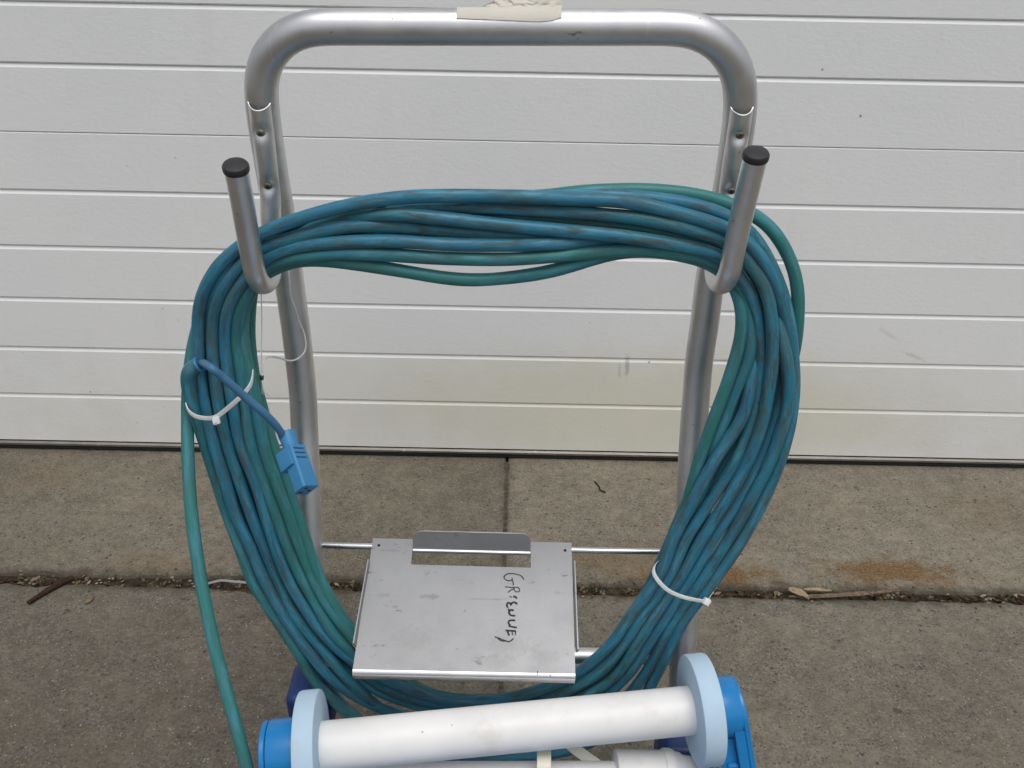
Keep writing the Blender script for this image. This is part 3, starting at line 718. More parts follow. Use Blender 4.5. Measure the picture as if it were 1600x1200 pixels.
# ------------------------------------------------------------------ the cable coil
m_cable = mat_cable()
m_nylon = mat_plastic('white_nylon', (0.72, 0.73, 0.72), 0.4, 0.15, (0.45, 0.42, 0.38), sub=0.2)
LY, LS = 0.774, 0.0112
LOOPS = {
'a': [(404,367,0),(460,344,0),(540,322,0),(620,309,0),(700,306,0),(800,307,0),(900,311,0),(960,313,0),(1000,319,0),(1080,338,0),(1140,359,0),(1172,381,0),(1200,420,0),(1217,462,.3),(1226,505,1),(1228,555,1.5),(1222,605,1.5),(1212,655,1),(1186,720,.7),(1153,783,.5),(1115,841,.3),(1080,901,.3),(1040,964,.3),(1013,1006,.3),(985,1050,.5),(940,1090,1),(870,1122,1.5),(780,1135,2),(690,1132,1.5),(610,1112,1),(560,1090,.5),(517,1060,0),(484,1020,0),(454,980,0),(430,940,0),(413,907,0),(390,853,0),(366,800,0),(351,747,0),(334,693,0),(321,633,.3),(311,580,.3),(309,525,0),(312,475,0),(327,437,0),(350,405,0),(375,386,0)],
'b': [(415,370,2),(460,348,2),(560,323,2),(660,312,2),(760,310,2),(860,308,1.5),(930,306,1),(1000,308,1),(1080,319,1),(1140,339,1),(1177,368,1),(1195,396,1),(1211,429,1),(1225,464,1),(1233,502,.7),(1238,552,.7),(1241,605,.7),(1235,660,.5),(1219,720,.5),(1194,780,.3),(1162,840,0),(1120,902,0),(1072,964,0),(1050,1006,.2),(1028,1050,.5),(1005,1090,1),(960,1140,1.5),(880,1175,2),(760,1185,2),(650,1165,2),(570,1130,2),(520,1085,2),(488,1035,2),(455,985,2),(425,930,2),(400,870,2),(375,800,2),(355,730,2),(340,670,2),(330,600,2),(322,540,2),(322,490,2),(335,450,2),(355,418,2),(382,392,2)],
'c': [(408,380,2),(460,358,2),(540,338,2),(600,328,2),(640,325,1.5),(700,324,1.5),(760,324,1),(840,329,.7),(900,332,.5),(960,337,.3),(1000,341,.2),(1080,358,0),(1140,379,0),(1166,404,0),(1186,431,0),(1200,462,0),(1206,505,0),(1207,555,0),(1201,605,0),(1193,655,0),(1168,722,0),(1135,782,0),(1098,840,0),(1064,900,0),(1022,964,0),(995,1006,0),(967,1050,.2),(925,1082,.5),(870,1104,1),(780,1116,1.2),(690,1110,1.5),(620,1092,1.5),(570,1068,1.5),(532,1036,2),(500,1000,2),(468,950,2),(440,900,2),(418,845,2),(400,790,2),(382,735,2),(366,680,2),(352,620,2),(343,560,2),(340,500,2),(348,460,2),(366,425,2),(388,398,2)],
'd': [(412,386,2),(460,366,2),(520,345,1.5),(580,337,.5),(620,335,0),(700,342,0),(800,353,0),(900,362,0),(960,368,0),(1000,373,.2),(1080,387,.3),(1120,398,.5),(1145,418,.7),(1165,445,.7),(1182,480,.7),(1187,520,.7),(1189,555,.7),(1185,605,.5),(1176,655,.5),(1150,720,.5),(1112,780,.5),(1073,840,.3),(1046,900,.2),(1003,964,.2),(975,1006,.2),(940,1048,.3),(895,1075,.5),(840,1096,1),(760,1105,1),(680,1098,1),(620,1082,1),(575,1058,1.5),(530,1015,2),(500,965,2),(470,910,2),(445,850,2),(422,790,2),(402,730,2),(385,670,2),(372,610,2),(362,550,2),(358,505,2),(364,470,2),(378,435,2),(396,404,2)],
'e': [(404,389,.5),(460,371,.5),(540,354,.5),(620,353,.5),(680,358,1),(740,363,1),(800,367,1),(870,372,1),(940,376,1.3),(1010,384,1.5),(1080,397,1.5),(1130,412,1.5),(1165,430,1.5),(1195,460,1.5),(1213,495,1),(1225,540,.3),(1232,580,0),(1233,630,0),(1224,662,0),(1204,720,0),(1173,780,0),(1140,840,.2),(1100,902,.2),(1056,964,.3),(1033,1006,.4),(1010,1050,.7),(975,1092,1),(910,1130,1.5),(790,1152,2),(680,1140,1.5),(600,1110,1),(565,1082,.5),(540,1058,.3),(507,1018,.3),(472,978,.4),(448,940,.7),(430,900,.7),(412,853,.4),(391,800,.3),(373,747,.3),(355,693,.2),(342,633,.2),(335,580,.3),(331,525,.2),(336,480,.2),(350,447,.2),(367,422,.3),(385,402,.5)],
'f': [(410,405,.5),(460,386,.4),(540,378,.2),(620,377,0),(700,382,0),(800,383,0),(880,380,.5),(940,374,1.2),(1000,378,1.5),(1070,392,1.5),(1120,412,1.5),(1150,440,1.5),(1172,480,1.3),(1182,530,1),(1177,580,.7),(1170,617,.3),(1159,655,.2),(1116,720,.1),(1084,780,.1),(1053,840,.1),(1030,900,.1),(984,964,.1),(955,1006,.1),(910,1046,.3),(862,1072,.5),(800,1090,.5),(720,1096,.5),(650,1082,.5),(600,1060,.6),(560,1038,.5),(526,1012,.2),(495,978,0),(470,940,0),(450,905,0),(430,853,0),(413,800,0),(397,747,0),(375,693,.1),(364,633,.3),(356,580,.3),(352,537,.3),(353,500,.3),(360,470,.3),(377,442,.4),(394,421,.5)],
'g': [(413,417,1),(460,403,.5),(540,396,.3),(620,399,.2),(700,404,.2),(800,405,.2),(880,399,.4),(960,391,.7),(1000,391,.8),(1080,398,.8),(1120,409,.9),(1150,435,1),(1167,480,1),(1173,530,.7),(1168,567,.7),(1149,610,.7),(1133,655,.9),(1110,715,1.2),(1092,780,1.3),(1062,840,1.3),(1038,900,1.3),(993,964,1.3),(965,1006,1.2),(922,1048,1),(875,1076,1),(810,1098,1.5),(720,1104,1.5),(650,1092,1.5),(605,1075,1.2),(575,1050,1),(548,1018,.5),(515,982,.2),(492,940,.2),(469,900,.2),(449,853,.2),(430,800,.3),(411,747,.3),(392,693,.3),(385,633,.4),(376,580,.5),(371,540,.5),(371,505,.5),(376,475,.5),(388,450,.7),(400,430,1)],
'h': [(420,424,1.5),(460,408,1),(500,406,.8),(540,410,.6),(620,422,.5),(700,435,.5),(760,437,.5),(840,428,.5),(890,416,.7),(960,396,1.3),(1010,392,1.5),(1080,402,1.5),(1120,418,1.5),(1147,445,1.3),(1160,490,.8),(1154,542,.5),(1134,605,.5),(1115,655,.5),(1094,715,.8),(1077,775,1.2),(1055,840,1.8),(1030,900,1.8),(982,970,1.8),(950,1015,1.8),(900,1055,1.5),(850,1075,1.5),(780,1092,1.5),(700,1090,1.3),(640,1072,1),(600,1047,1),(568,1012,.5),(534,976,.4),(508,940,.4),(487,900,.5),(468,853,.5),(449,800,.5),(429,747,.5),(411,693,.5),(401,633,.5),(389,580,.7),(380,537,.7),(379,500,.8),(383,475,1),(393,450,1.3),(405,433,1.5)],
'i': [(412,395,2.5),(480,362,2.5),(560,335,2.7),(660,315,2.7),(760,308,2.7),(830,308,2.5),(880,303,2),(920,299,1.8),(960,297,1.7),(1010,297,1.5),(1080,303,1.5),(1140,319,1.5),(1190,343,1.3),(1222,380,1.2),(1243,430,1.2),(1247.5,480,1.2),(1244,530,1.4),(1236,570,2),(1228,620,2.3),(1212,680,2.3),(1185,750,2.3),(1145,830,2.3),(1100,900,2),(1045,975,2),(990,1035,2),(930,1080,2),(850,1110,2.5),(760,1115,2.5),(680,1095,2),(630,1065,2),(590,1025,1.5),(551,985,.8),(522,945,.6),(498,900,.7),(481,853,.8),(463,800,.8),(445,747,1),(425,693,1.2),(410,640,1.7),(397,590,2.2),(390,540,2.4),(389,500,2.5),(392,465,2.5),(400,425,2.5)],
'j': [(412,392,2.5),(500,362,2.3),(600,345,2.3),(700,334,2),(780,336,1.5),(860,343,1.5),(940,350,1.3),(1000,357,1.5),(1080,375,1.5),(1130,395,1.8),(1158,420,2),(1176,470,2),(1178,530,2),(1168,590,1.9),(1152,637,1.7),(1130,682,1.7),(1101,730,1.7),(1073,785,1.7),(1045,850,2),(1010,925,2),(970,990,2),(925,1050,2.5),(860,1085,2.5),(760,1100,2.5),(680,1085,2.5),(620,1055,2.5),(570,1010,2.5),(525,955,2.5),(490,890,2.5),(460,820,2.5),(430,740,2.5),(405,660,2.5),(385,590,2.5),(372,530,2.5),(370,480,2.5),(385,430,2.5)],
'k': [(408,400,2.6),(480,384,2.5),(560,372,2.3),(640,368,2),(720,368,2),(800,362,2),(880,358,2),(960,356,2),(1040,366,2.2),(1110,385,2.2),(1160,410,2.2),(1182,450,2.2),(1194,510,2.2),(1188,570,2.1),(1175,625,1.8),(1162,665,1.6),(1145,705,1.6),(1118,754,1.6),(1094,818,1.5),(1060,880,1.6),(1022,945,1.6),(985,1003,1.6),(955,1046,1.4),(892,1084,1.4),(800,1110,2),(700,1104,2),(630,1082,2),(575,1045,2),(525,1000,2.2),(478,930,2.2),(445,860,2.2),(415,780,2.2),(390,700,2.2),(370,620,2.2),(358,550,2.3),(354,490,2.4),(366,445,2.5),(388,415,2.6)],
}
TAIL = [(372,402,2.6),(345,432,2.6),(322,472,2.2),(307,520,1.6),(299,560,1.2),(294,610,.8),(293,660,.2),(294,720,-1.4),(299,800,-3.6),(308,870,-5.4),(322,950,-7.4),(340,1030,-9.4),(362,1110,-11.4),(385,1195,-13),(402,1262,-14),(430,1330,-14.5),(470,1380,-14.5)]
BOOT = [(720,1190,1.8),(640,1170,1.5),(580,1140,1),(540,1112,.6),(510,1085,.4),(488,1060,.2),(467,1022,0),(440,980,0),(414,940,-.2),(393,907,-.2),(374,853,0),(354,800,.6),(337,747,.6),(320,693,.3),(306,650,-.2),(297.5,620,-.5),(294,600,-.7),(294,586,-1.0),(299,576,-1.9),(310,570,-3.3)]
RAD = 0.0062
def lift3(pts): return [P(x, y, LY + l * LS) for x, y, l in pts]
curves = []
for k, pts in LOOPS.items():
    curves.append([k, resample(spline(lift3(pts), 8, True), 190, True), True])
curves.append(['tail', resample(spline(lift3(TAIL), 8), 110), False])
curves.append(['boot', resample(spline(lift3(BOOT), 8), 100), False])
# settle: wherever two turns overlap, part them along the depth direction until they only touch
X = np.vstack([c[1] for c in curves]); ids = np.concatenate([[i] * len(c[1]) for i, c in enumerate(curves)])
O = np.array([0, 0, EYE]); Dv = X - O; Dv /= np.linalg.norm(Dv, axis=1)[:, None]
dep = np.linalg.norm(X - O, axis=1); dep0 = dep.copy()
starts = np.cumsum([0] + [len(c[1]) for c in curves])
prj = np.stack([Dv[:, 0] / Dv[:, 1], Dv[:, 2] / Dv[:, 1]], 1)
diff = np.linalg.norm(X[:, None] - X[None], axis=2)
I, J = np.where((diff < 0.05) & (ids[:, None] < ids[None]))
for it in range(70):
    X = O + Dv * dep[:, None]
    d = X[J] - X[I]; ax = Dv[I]
    al = (d * ax).sum(1); lat2 = (d * d).sum(1) - al * al
    need = np.sqrt(np.clip((2 * RAD * 0.97) ** 2 - lat2, 0, None))
    sgn = np.where(np.abs(dep0[J] - dep0[I]) > 1e-4, np.sign(dep0[J] - dep0[I]), 1.0)
    lack = np.clip(need - sgn * al, 0, None)
    push = np.zeros(len(X)); cnt = np.zeros(len(X))
    np.add.at(push, J, sgn * lack * 0.5); np.add.at(push, I, -sgn * lack * 0.5)
    np.add.at(cnt, J, (lack > 0) * 1.0); np.add.at(cnt, I, (lack > 0) * 1.0)
    dep = dep + 0.8 * push / np.maximum(cnt, 1)
    for i, c in enumerate(curves):
        s, e = starts[i], starts[i + 1]; q = dep[s:e]; q0 = dep0[s:e]
        off = q - q0
        if c[2]: off = 0.5 * off + 0.25 * (np.roll(off, 1) + np.roll(off, -1))
        else:
            o2 = off.copy(); o2[1:-1] = 0.5 * off[1:-1] + 0.25 * (off[:-2] + off[2:]); off = o2
        dep[s:e] = q0 + off
    Yc = dep * Dv[:, 1]
    zc = EYE + dep * Dv[:, 2]
    up = zc > 0.62
    dep = np.where(up & (Yc < 0.7735), 0.7735 / Dv[:, 1], dep)
    dep = np.where(up & (Yc > 0.823), 0.823 / Dv[:, 1], dep)
X = O + Dv * dep[:, None]
coil = thing('power_cable', 'blue and teal power cable coiled in loops over the two trolley hooks', 'cable', (0, 0.79, EYE - 0.3))
LOOK = {'a': (0.0, .13, .60), 'b': (0.15, .31, .75), 'c': (0.32, .47, .95), 'd': (0.22, .59, .85), 'e': (0.35, .67, .8), 'f': (-0.10, .05, .75), 'g': (0.62, .83, .3), 'h': (0.75, .91, .2),
        'i': (1.25, .97, .03), 'j': (0.5, .37, .5), 'k': (0.45, .77, .6), 'tail': (1.25, .23, .08), 'boot': (0.5, .73, .7)}
strands = {}
for i, c in enumerate(curves):
    p = X[starts[i]:starts[i + 1]]
    for _ in range(2):
        if c[2]: p = 0.5 * p + 0.25 * (np.roll(p, 1, 0) + np.roll(p, -1, 0))
        else: p = np.vstack([p[:1], 0.5 * p[1:-1] + 0.25 * (p[:-2] + p[2:]), p[-1:]])
    strands[c[0]] = p
    r_ = RAD * np.array([1 + 0.05 * mnoise.noise(Vector(v) * 28 + Vector((i, 0, 0))) for v in p])
    if c[0] == 'boot':
        s = np.concatenate([[0], np.cumsum(np.linalg.norm(np.diff(p, axis=0), axis=1))]); r_ = RAD + 0.0012 * np.clip(1 - (s[-1] - s) / 0.06, 0, 1) ** 0.5
    q = spline(p, 2, c[2])
    r_ = np.interp(np.linspace(0, 1, len(q)), np.linspace(0, 1, len(p)), r_)
    o = tube({'tail': 'cable_tail', 'boot': 'cable_end'}.get(c[0], 'cable_loop'), q, r_, m_cable, coil, 18, c[2], None if not c[2] else (0, 1, 0))
    o.color = (*LOOK[c[0]], 1)
    if c[0] == 'i': o['label'] = 'clean sea green loop standing away on the right'
    if c[0] == 'tail': o['label'] = 'sea green length of cable hanging down at the left'
# thin cord out of the cable's boot, with its connector
m_cord = mat_plastic('blue_cord', (0.050, 0.165, 0.300), 0.5, 0.5, (0.07, 0.10, 0.12))
m_conn = mat_plastic('sky_blue_plastic', (0.040, 0.215, 0.43), 0.5, 0.7, (0.13, 0.17, 0.19))
end = Vector(strands['boot'][-1]); endt = (Vector(strands['boot'][-1]) - Vector(strands['boot'][-3])).normalized()
rim = Mesh().lathe(frame_z(end - endt * 0.0005, endt), [(0.0048, 0.0002), (0.0074, 0.0002), (0.0078, 0.0010), (0.0072, 0.0022), (0.0058, 0.0024), (0.0050, 0.0012)], 28).obj('boot_rim', m_conn, coil)
cord_px = [(326, 572, 0.7255), (350, 591, 0.725), (385, 622, 0.731), (412, 645, 0.734), (432, 666, 0.740), (444, 685, 0.746), (450, 700, 0.750)]
cp = [end - endt * 0.004, end + endt * 0.004] + [P(*q) for q in cord_px]
cq = resample(spline(cp, 10), 90)
tube('thin_cord', cq, 0.0038, m_cord, coil, 16)
# connector: its axis follows the cord's end, mouth turned a little to the camera
c_top = P(450, 683, 0.748); c_bot = P(478, 766, 0.708)
ax = (c_bot - c_top); Lc = ax.length; ax.normalize()
vw = (Vector((0, 0, EYE)) - (c_top + c_bot) / 2).normalized()
xv = (vw - ax * vw.dot(ax)).normalized(); yv = ax.cross(xv)          # xv towards the viewer, yv to the left
xa = xv * math.cos(R(45)) + yv * math.sin(R(45)); ya = ax.cross(xa)
MC = axes(c_top, xa, ya, ax)
H_ = 0.0092
con = Mesh()
con.prism(MC @ Matrix.Translation((0, 0, 0.22 * Lc)), [(-H_, -H_ + 0.001), (-H_ + 0.001, -H_), (H_ - 0.0016, -H_), (H_, -H_ + 0.0016), (H_, H_ - 0.004), (H_ - 0.004, H_), (-H_, H_)], 0.78 * Lc)
conn = con.obj('connector', m_conn, coil, bevel=0.0010)
Mesh().prism(MC @ Matrix.Translation((0, 0, 0.24 * Lc)), [(-H_, -H_ + 0.003), (H_ + 0.0028, -H_ + 0.003), (H_ + 0.0028, H_ + 0.0022), (H_, H_ + 0.0045), (-H_, H_ + 0.0045)], 0.33 * Lc).obj('grip_block', m_conn, conn, bevel=0.0010)
Mesh().lathe(MC, [(0.0058, -0.005), (0.0088, -0.004), (0.0080, 0.004), (0.0076, 0.010), (0.0082, 0.25 * Lc)], 24).obj('strain_relief', m_conn, conn)
m_groove = Mat('shadowed_groove_plastic', 0.8, 0, (0.020, 0.075, 0.17)).m  # darker blue: the shadow in the grip grooves is painted on
for k in range(3):
    Mesh().box(MC @ Matrix.Translation((0.001, -H_ - 0.0001, (0.30 + 0.085 * k) * Lc)), 0.0120, 0.0008, 0.0012).obj('grip_rib', m_groove, conn)
for dx, dy in ((-0.0035, 0.0), (0.003, 0.0042), (0.003, -0.0042)):
    Mesh().box(MC @ Matrix.Translation((dx, dy, Lc)), 0.0042, 0.0015, 0.0008).obj('socket_slot', m_slot, conn)

# ------------------------------------------------------------------ cable ties
def tie(front, back, dF, dB, head, tailv, label, wdir, width=0.0046):
    t = thing('cable_tie', label, 'cable tie', head, 'white nylon ties round the coil')
    pts = [P(x, y, Y) for x, y, Y in front] + [P(x, y, Y) for x, y, Y in back]
    q = resample(spline(pts, 10, True), 120, True)
    W = Vector(wdir).normalized()
    def sec(i, a):
        c, s = math.cos(a), math.sin(a); e = 0.5
        return (width / 2) * math.copysign(abs(c) ** e, c), 0.0007 * math.copysign(abs(s) ** e, s)
    tube('tie_strap', q, 1, m_nylon, t, 12, True, tuple(W), sec)
    hx = Vector(head)
    h = Mesh().box(frame_z(hx, vw, W), 0.0080, 0.0072, 0.0062).obj('tie_head', m_nylon, t, bevel=0.0016)
    d = Vector(tailv).normalized()
    Mesh().box(frame_z(hx + d * 0.0040, d, W), 0.0040, 0.0016, 0.0022).obj('tie_tail', m_nylon, t, bevel=0.0004, seg=1)
    return t
axl = (P(330, 560, 0.78) - P(372, 740, 0.78))
tie([(291, 628, 0.772), (294, 641, 0.763), (305, 650, 0.7595), (322, 653.5, 0.7585), (338, 651, 0.7575), (358, 636, 0.757), (378, 618, 0.758), (391, 602, 0.765), (395, 586, 0.778)],
    [(392, 575, 0.800), (360, 590, 0.822), (320, 612, 0.822), (297, 622, 0.800)], 0, 0, P(338, 657, 0.7555), Rv * 0.1 + Vector((0, -1, -0.3)),
    'white nylon cable tie round the left bundle, under the thin blue cord', axl)
axr = (P(1130, 860, 0.78) - P(1020, 990, 0.78))
tie([(1025, 881, 0.785), (1021, 893, 0.770), (1029, 908, 0.7615), (1045, 923, 0.7595), (1065, 932, 0.7585), (1085, 937, 0.7585), (1103, 939, 0.765), (1109, 932, 0.782)],
    [(1112, 922, 0.805), (1090, 900, 0.822), (1060, 886, 0.822), (1035, 878, 0.808)], 0, 0, P(1103.5, 940, 0.762), Rv * 1.0 - Uv * 0.2,
    'white nylon cable tie round the right bundle, its head towards the ground joint', axr)
# two tiny ties that hold the plate to its rod
for n_, (x, y, lab) in enumerate(((586, 854, 'tiny white tie holding the left corner of the plate to its rod'), (888, 862, 'tiny white tie holding the right corner of the plate to its rod'))):
    c0 = P(x, y, pY(852)); pts = [c0 + Vector((0, math.cos(a) * 0.0062, math.sin(a) * 0.0062)) for a in np.linspace(0, 2 * math.pi, 20, endpoint=False)]
    o = tube('plate_tie', pts, 0.0014, m_nylon, None, 8, True, (1, 0, 0)); tag(o, lab, 'cable tie', 'tiny ties on the plate rod')

# ------------------------------------------------------------------ string hanging from the left hook
m_line = mat_plastic('pale_line', (0.75, 0.75, 0.76), 0.4, 0.1)
m_white_string = mat_plastic('white_string', (0.78, 0.78, 0.77), 0.6, 0.1)
m_bead = mat_metal('dark_crimp', (0.20, 0.15, 0.13), 0.3, False)
M_t = Mat('clear_film', 0.2, 0, (0.9, 0.9, 0.9)); M_t.b.inputs['Alpha'].default_value = 0.35
hang = thing('hanging_string', 'thin white string with a metal bead looped under the left hook', 'string', P(409, 590, 0.79))
tube('straight_line', resample(spline([P(408, 455, 0.786), P(409, 500, 0.788), P(408.5, 545, 0.789), P(408.5, 586, 0.79)], 6), 30), 0.0006, m_line, hang, 8)
ws = [P(445, 405, 0.842), P(451, 425, 0.842), P(453, 448, 0.843), P(454.5, 464, 0.846), P(462, 484, 0.852), P(467, 502, 0.858), P(475, 520, 0.862), P(478, 540, 0.860), P(474, 553, 0.856), P(462, 562, 0.850), P(450, 563.5, 0.842), P(436, 559, 0.828), P(422, 557, 0.812), P(413, 562, 0.800), P(410, 575, 0.793), P(409.5, 587, 0.790)]
tube('loose_string', resample(spline(ws, 8), 110), 0.0010, m_white_string, hang, 8)
Mesh().lathe(frame_z(P(409, 590, 0.79), (0.15, 0, 1)), [(0.0010, -0.0028), (0.0018, -0.0022), (0.0021, 0), (0.0018, 0.0022), (0.0010, 0.0028)], 14).obj('crimp_bead', m_bead, hang)
tube('string_end', resample(spline([P(411, 593, 0.79), P(417, 599, 0.789), P(424, 611, 0.788)], 6), 14), 0.0005, m_line, hang, 6)
f0 = P(409, 596, 0.79); mk('film_scrap', [f0, P(408, 616, 0.79), P(419, 613, 0.788), P(421, 618, 0.789), P(413, 598, 0.7895)], [(0, 1, 2, 4), (1, 3, 2)], M_t.m, hang, smooth=False)

# ------------------------------------------------------------------ the pool cleaner lying on the trolley
m_white = mat_plastic('white_plastic_pipe', (0.80, 0.79, 0.775), 0.42, 0.34, (0.50, 0.45, 0.38))
m_foam = mat_plastic('pale_blue_foam', (0.46, 0.61, 0.74), 0.85, 0.75, (0.50, 0.50, 0.47), bump=0.22)
m_blue = mat_plastic('bright_blue_plastic', (0.012, 0.215, 0.54), 0.30, 0.06)
m_ivory = mat_plastic('ivory_nylon', (0.68, 0.67, 0.56), 0.45, 0.12)
bot = thing('pool_cleaner', 'blue and white pool cleaner with pale blue foam rings on a white roller tube', 'pool cleaner', (0, 0.6, 0.08))
RT = 0.0243
def depth_at(px, py, z):
    d = ray(px, py); return d.y * z / d.dot(Fv)
zA, zB = F_PX * RT * 2 / 75.5, F_PX * RT * 2 / 73.5
A = P(497, 1167, depth_at(497, 1167, zA)); B = P(1092, 1108.5, depth_at(1092, 1108.5, zB))
a = (B - A).normalized(); L = (B - A).length
MA = frame_z(A, a, (0, 0, 1))
Mesh().lathe(MA, [(RT, -0.004), (RT, L + 0.004)], 56).obj('roller_tube', m_white, bot)
def ring(z0, z1):
    rr_ = 0.0555; b_ = 0.003
    return Mesh().lathe(MA, [(RT + 0.0006, z0), (rr_ - b_, z0), (rr_ - 0.0008, z0 + 0.0008), (rr_, z0 + b_), (rr_, z1 - b_), (rr_ - 0.0008, z1 - 0.0008), (rr_ - b_, z1), (RT + 0.0006, z1)], 72).obj('foam_ring', m_foam, bot)
ring(-0.017, 0.0045)
ring(L - 0.009, L + 0.0135)
Mesh().lathe(MA, [(0.0290, -0.047), (0.0300, -0.0465), (0.0305, -0.045), (0.0305, -0.0175)], 56).obj('end_cap', m_blue, bot)
Mesh().lathe(MA, [(0.0305, L + 0.014), (0.0305, L + 0.036), (0.0295, L + 0.0375)], 56).obj('end_cap', m_blue, bot)
# side brackets: plates square to the tube that carry it down to the body
def bracket(z0, sgn):
    o0 = A + a * z0; fw = (Vector((0, -1, 0)) - a * a.dot(Vector((0, -1, 0)))).normalized(); up = a.cross(fw)
    if up.z < 0: up = -up
    if sgn > 0: up = (up - a * 0.15).normalized()      # this bracket splays outwards a little
    MB = axes(o0, fw, up, fw.cross(up) * (1 if fw.cross(up).dot(a) * sgn > 0 else -1))
    pl = [(0.0300 * math.cos(t_), 0.0300 * math.sin(t_)) for t_ in np.linspace(R(8), R(188), 22)]
    pl += [(-0.034, -0.09), (-0.03, -0.165), (0.064, -0.165), (0.050, -0.10)]
    o = Mesh().prism(MB, pl, 0.0055).obj('side_bracket', m_blue, bot, bevel=0.0008, seg=1)
    # flange along the rear edge and stiffening ribs
    Mesh().prism(MB @ Matrix.Translation((0, 0, -0.0105)), [(0.0308, -0.002), (0.0500, -0.103), (0.0632, -0.163), (0.0595, -0.163), (0.0465, -0.105), (0.0280, -0.010)], 0.0103).obj('bracket_flange', m_blue, o, bevel=0.0006, seg=1)
    Mesh().prism(MB @ Matrix.Translation((0, 0, -0.027)), [(0.0245, -0.017), (0.0445, -0.103), (0.0575, -0.163), (0.0540, -0.163), (0.0410, -0.105), (0.0205, -0.019)], 0.0166).obj('bracket_web', m_blue, o, bevel=0.0006, seg=1)
    for q in (-0.045, -0.075, -0.105):
        Mesh().box(MB @ Matrix.Translation((0.0335 + (-0.045 - q) * 0.235, q, -0.0165)), 0.0050, 0.0040, 0.0100).obj('rib', m_blue, o, bevel=0.0005, seg=1)
    return o
bracket(L + 0.0380, 1)
bracket(-0.0475, -1)
# second white pipe with its coupling
YP = 0.662; RP = 0.0165
p0, p1 = P(470, 1216, YP), P(962, 1215, YP + 0.012)
Mesh().lathe(frame_z(p0, p1 - p0, (0, 0, 1)), [(RP, 0), (RP, (p1 - p0).length)], 40).obj('lower_pipe', m_white, bot)
p2 = P(1092, 1217, YP + 0.016); ML = frame_z(p1, p2 - p1, (0, 0, 1)); LL = (p2 - p1).length; k_ = LL / 130
cpl = Mesh().lathe(ML, [(RP, -0.002), (0.0270, -0.0005), (0.0280, 0.001), (0.0280, 72 * k_), (0.0295, 73 * k_), (0.0303, 76 * k_), (0.0303, 84 * k_), (0.0292, 89 * k_), (0.0270, 93 * k_), (0.0262, 100 * k_), (0.0235, 105 * k_), (0.0225, 118 * k_), (0.0205, 121 * k_), (0.0195, 140 * k_)], 48).obj('pipe_coupling', m_white, bot)
# ivory straps that bind the pipe to the tube
def strap(q, w, label=None):
    A_ = np.array([list(P(*v)) for v in q]); S_ = resample(spline(A_, 8), 30)
    def sec(i, an):
        c, s = math.cos(an), math.sin(an); return (w / 2) * math.copysign(abs(c) ** .4, c), 0.0011 * math.copysign(abs(s) ** .4, s)
    return tube('strap', S_, 1, m_ivory, bot, 12, False, tuple(Rv), sec)
strap([(850, 1150, 0.700), (850, 1172, 0.672), (850, 1192, 0.650), (849, 1215, 0.643), (848, 1245, 0.646)], 0.0145)
strap([(878, 1150, 0.712), (893, 1166, 0.700), (912, 1180, 0.692), (934, 1196, 0.684), (950, 1210, 0.680)], 0.0120)
# body under the tube: shell, second roller and wheels that rest on the trolley's side tubes
mid = (A + B) / 2
Mesh().box(Matrix.Translation((mid.x, 0.47, 0.125)), 0.34, 0.22, 0.055).obj('body_shell', m_blue, bot, bevel=0.012, seg=3)
Mesh().lathe(frame_z((mid.x - 0.17, 0.40, 0.165), (1, 0, 0)), [(0.022, 0), (0.022, 0.34)], 36).obj('roller_tube', m_white, bot)
Mesh().box(Matrix.Translation((mid.x, 0.56, 0.091)), 0.44, 0.18, 0.010).obj('base_tray', m_navy, bot, bevel=0.003)

# ------------------------------------------------------------------ litter on the ground
m_twig = mat_dirt('dead_bark', (0.030, 0.018, 0.012), (0.085, 0.052, 0.034), 300)
m_leaf = mat_dirt('dry_leaf', (0.30, 0.22, 0.13), (0.48, 0.38, 0.25), 130)
m_leaf2 = mat_dirt('brown_leaf', (0.12, 0.085, 0.055), (0.30, 0.23, 0.16), 150)
m_straw = mat_plastic('pale_straw', (0.24, 0.24, 0.24), 0.6, 0.3)
tw = [G(116, 903, 0.004), G(100, 908, 0.005), G(84, 917, 0.005), G(66, 928, 0.004), G(44, 942, 0.004)]
def tw_r(n): return np.interp(np.linspace(0, 1, n), [0, 0.2, 0.7, 1], [0.0045, 0.0062, 0.0045, 0.0036])
tq = resample(spline(tw, 8), 40); o = tube('twig', tq, tw_r(40), m_twig, None, 10); tag(o, 'dark brown twig lying out of the ground joint at the left', 'twig')
tw2 = [G(929, 752, 0.002), G(936, 760, 0.003), G(938, 766, 0.002), G(946, 769, 0.002)]
o = tube('twig', resample(spline(tw2, 6), 20), 0.0014, m_twig, None, 8); tag(o, 'tiny bent dark twig on the concrete near the garage door', 'twig')
st = [G(311, 915, 0.002), G(324, 912, 0.003), G(345, 907, 0.006), G(370, 909, 0.005), G(398, 911, 0.003)]
def ssec(i, an): c, s = math.cos(an), math.sin(an); return 0.0026 * c, 0.0012 * s
o = tube('straw', resample(spline(st, 8), 40), 1, m_straw, None, 10, False, (0, 1, 0.3), ssec); tag(o, 'pale plastic straw lying in the ground joint behind the coil', 'straw')
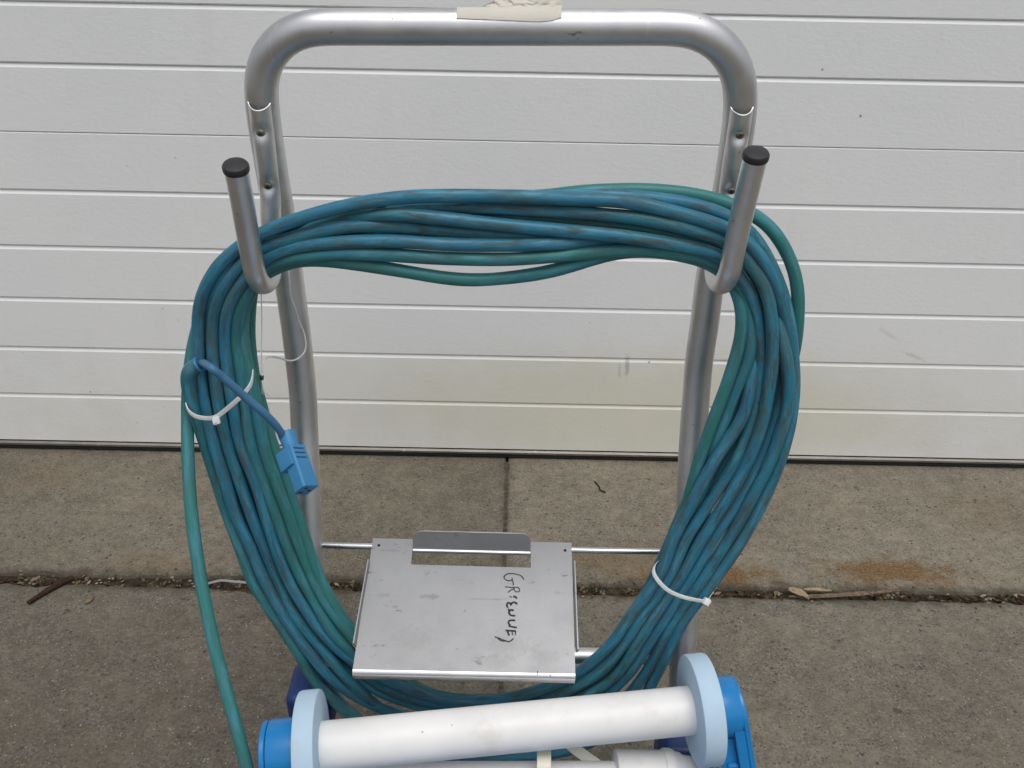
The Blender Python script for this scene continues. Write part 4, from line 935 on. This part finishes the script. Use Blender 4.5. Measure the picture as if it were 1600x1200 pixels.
def leaf(name, ctr, wid, mat, label, curl=0.004):
    c = resample(spline([G(x, y, z) for x, y, z in ctr], 8), 30); t = np.gradient(c, axis=0); t /= np.linalg.norm(t, axis=1)[:, None]
    sd_ = np.cross(t, [0, 0, 1.0]); V = []
    for i in range(30):
        w = wid * np.interp(i / 29, [0, 0.15, 0.55, 0.9, 1], [0.12, 0.75, 1.0, 0.45, 0.05])
        for k, s in enumerate((-1, -0.5, 0, 0.5, 1)):
            V.append(c[i] + sd_[i] * w * s + np.array([0, 0, curl * s * s + 0.0012 * mnoise.noise(Vector(c[i]) * 90 + Vector((k, 0, 0)))]))
    Fc = [(i * 5 + k, i * 5 + k + 1, i * 5 + k + 6, i * 5 + k + 5) for i in range(29) for k in range(4)]
    o = mk(name, V, Fc, mat); md = o.modifiers.new('thickness', 'SOLIDIFY'); md.thickness = 0.0004
    return tag(o, label, 'leaf')
leaf('dry_leaf', [(1232, 934, .004), (1280, 934, .004), (1330, 931, .006), (1380, 927, .008), (1414, 924, .008)], 0.0055, m_leaf2, 'long thin dry leaf lying along the ground joint at the right')
leaf('dry_leaf', [(1231, 922, .007), (1244, 927, .009), (1256, 932, .007), (1264, 938, .004)], 0.0100, m_leaf, 'curled pale tan leaf lying on the long thin leaf', 0.005)
leaf('dry_leaf', [(1255, 922, .007), (1275, 922, .009), (1300, 924, .007)], 0.0045, m_leaf, 'small yellow leaf strip in the ground joint beside the curled leaf', 0.002)
leaf('dry_leaf', [(228, 911, .006), (214, 911, .006), (196, 912, .004)], 0.004, m_twig, 'dark leaf stem in the ground joint left of the hanging cable', 0.001)
leaf('dry_leaf', [(134, 944, .0015), (140, 937, .002), (146, 930, .001)], 0.0055, m_leaf2, 'small brown leaf scrap on the concrete by the twig', 0.001)
# grit, moss and litter packed into the joint
m_lit = Mat('joint_litter', 0.95, 0, (0.1, 0.07, 0.04), 0.15)
rnd = m_lit.voronoi(60, out='Color'); sx_ = m_lit.n.new('ShaderNodeSeparateColor'); m_lit.l.new(rnd, sx_.inputs[0])
m_lit.color(m_lit.ramp(sx_.outputs['Red'], [(0.0, (0.025, 0.018, 0.012)), (0.35, (0.07, 0.045, 0.028)), (0.6, (0.055, 0.060, 0.025)), (0.8, (0.16, 0.11, 0.065)), (1.0, (0.33, 0.28, 0.21))]))
lit = Mesh()
for k in range(4000):
    x = rng.uniform(-1.5, 1.7); y = JOINT_Y + rng.normal(0, 0.006)
    dens = 0.35 + 0.65 * max(0, mnoise.noise(Vector((x * 5, 1.7, 0))) + 0.35)
    if rng.random() > dens: continue
    if rng.random() < 0.12: y = JOINT_Y + rng.normal(0, 0.028)
    on = abs(y - JOINT_Y) > 0.013
    s = rng.uniform(0.0012, 0.0042) * (0.6 if on else 1)
    z = (0.0006 if on else rng.uniform(-0.012, -0.001)) + s * 0.4
    M0 = Matrix.Translation((x, y, z)) @ Matrix.Rotation(rng.uniform(0, 6.28), 4, 'Z') @ Matrix.Rotation(rng.uniform(-0.5, 0.5), 4, 'X')
    e = rng.uniform(0.6, 3.2) if rng.random() < 0.5 else 1.0
    V = [M0 @ Vector((dx * s * e, dy * s, dz * s * 0.6)) for dx, dy, dz in ((1, 0, 0), (-1, 0.1, 0), (0, 1, 0), (0.1, -1, 0), (0, 0, 1), (0, 0, -1))]
    lit.add(V, [(0, 2, 4), (2, 1, 4), (1, 3, 4), (3, 0, 4), (2, 0, 5), (1, 2, 5), (3, 1, 5), (0, 3, 5)])
lo = lit.obj('joint_litter', m_lit.m, None, smooth=False); lo['kind'] = 'stuff'
lo['label'] = 'brown grit and leaf litter packed into the ground joint'
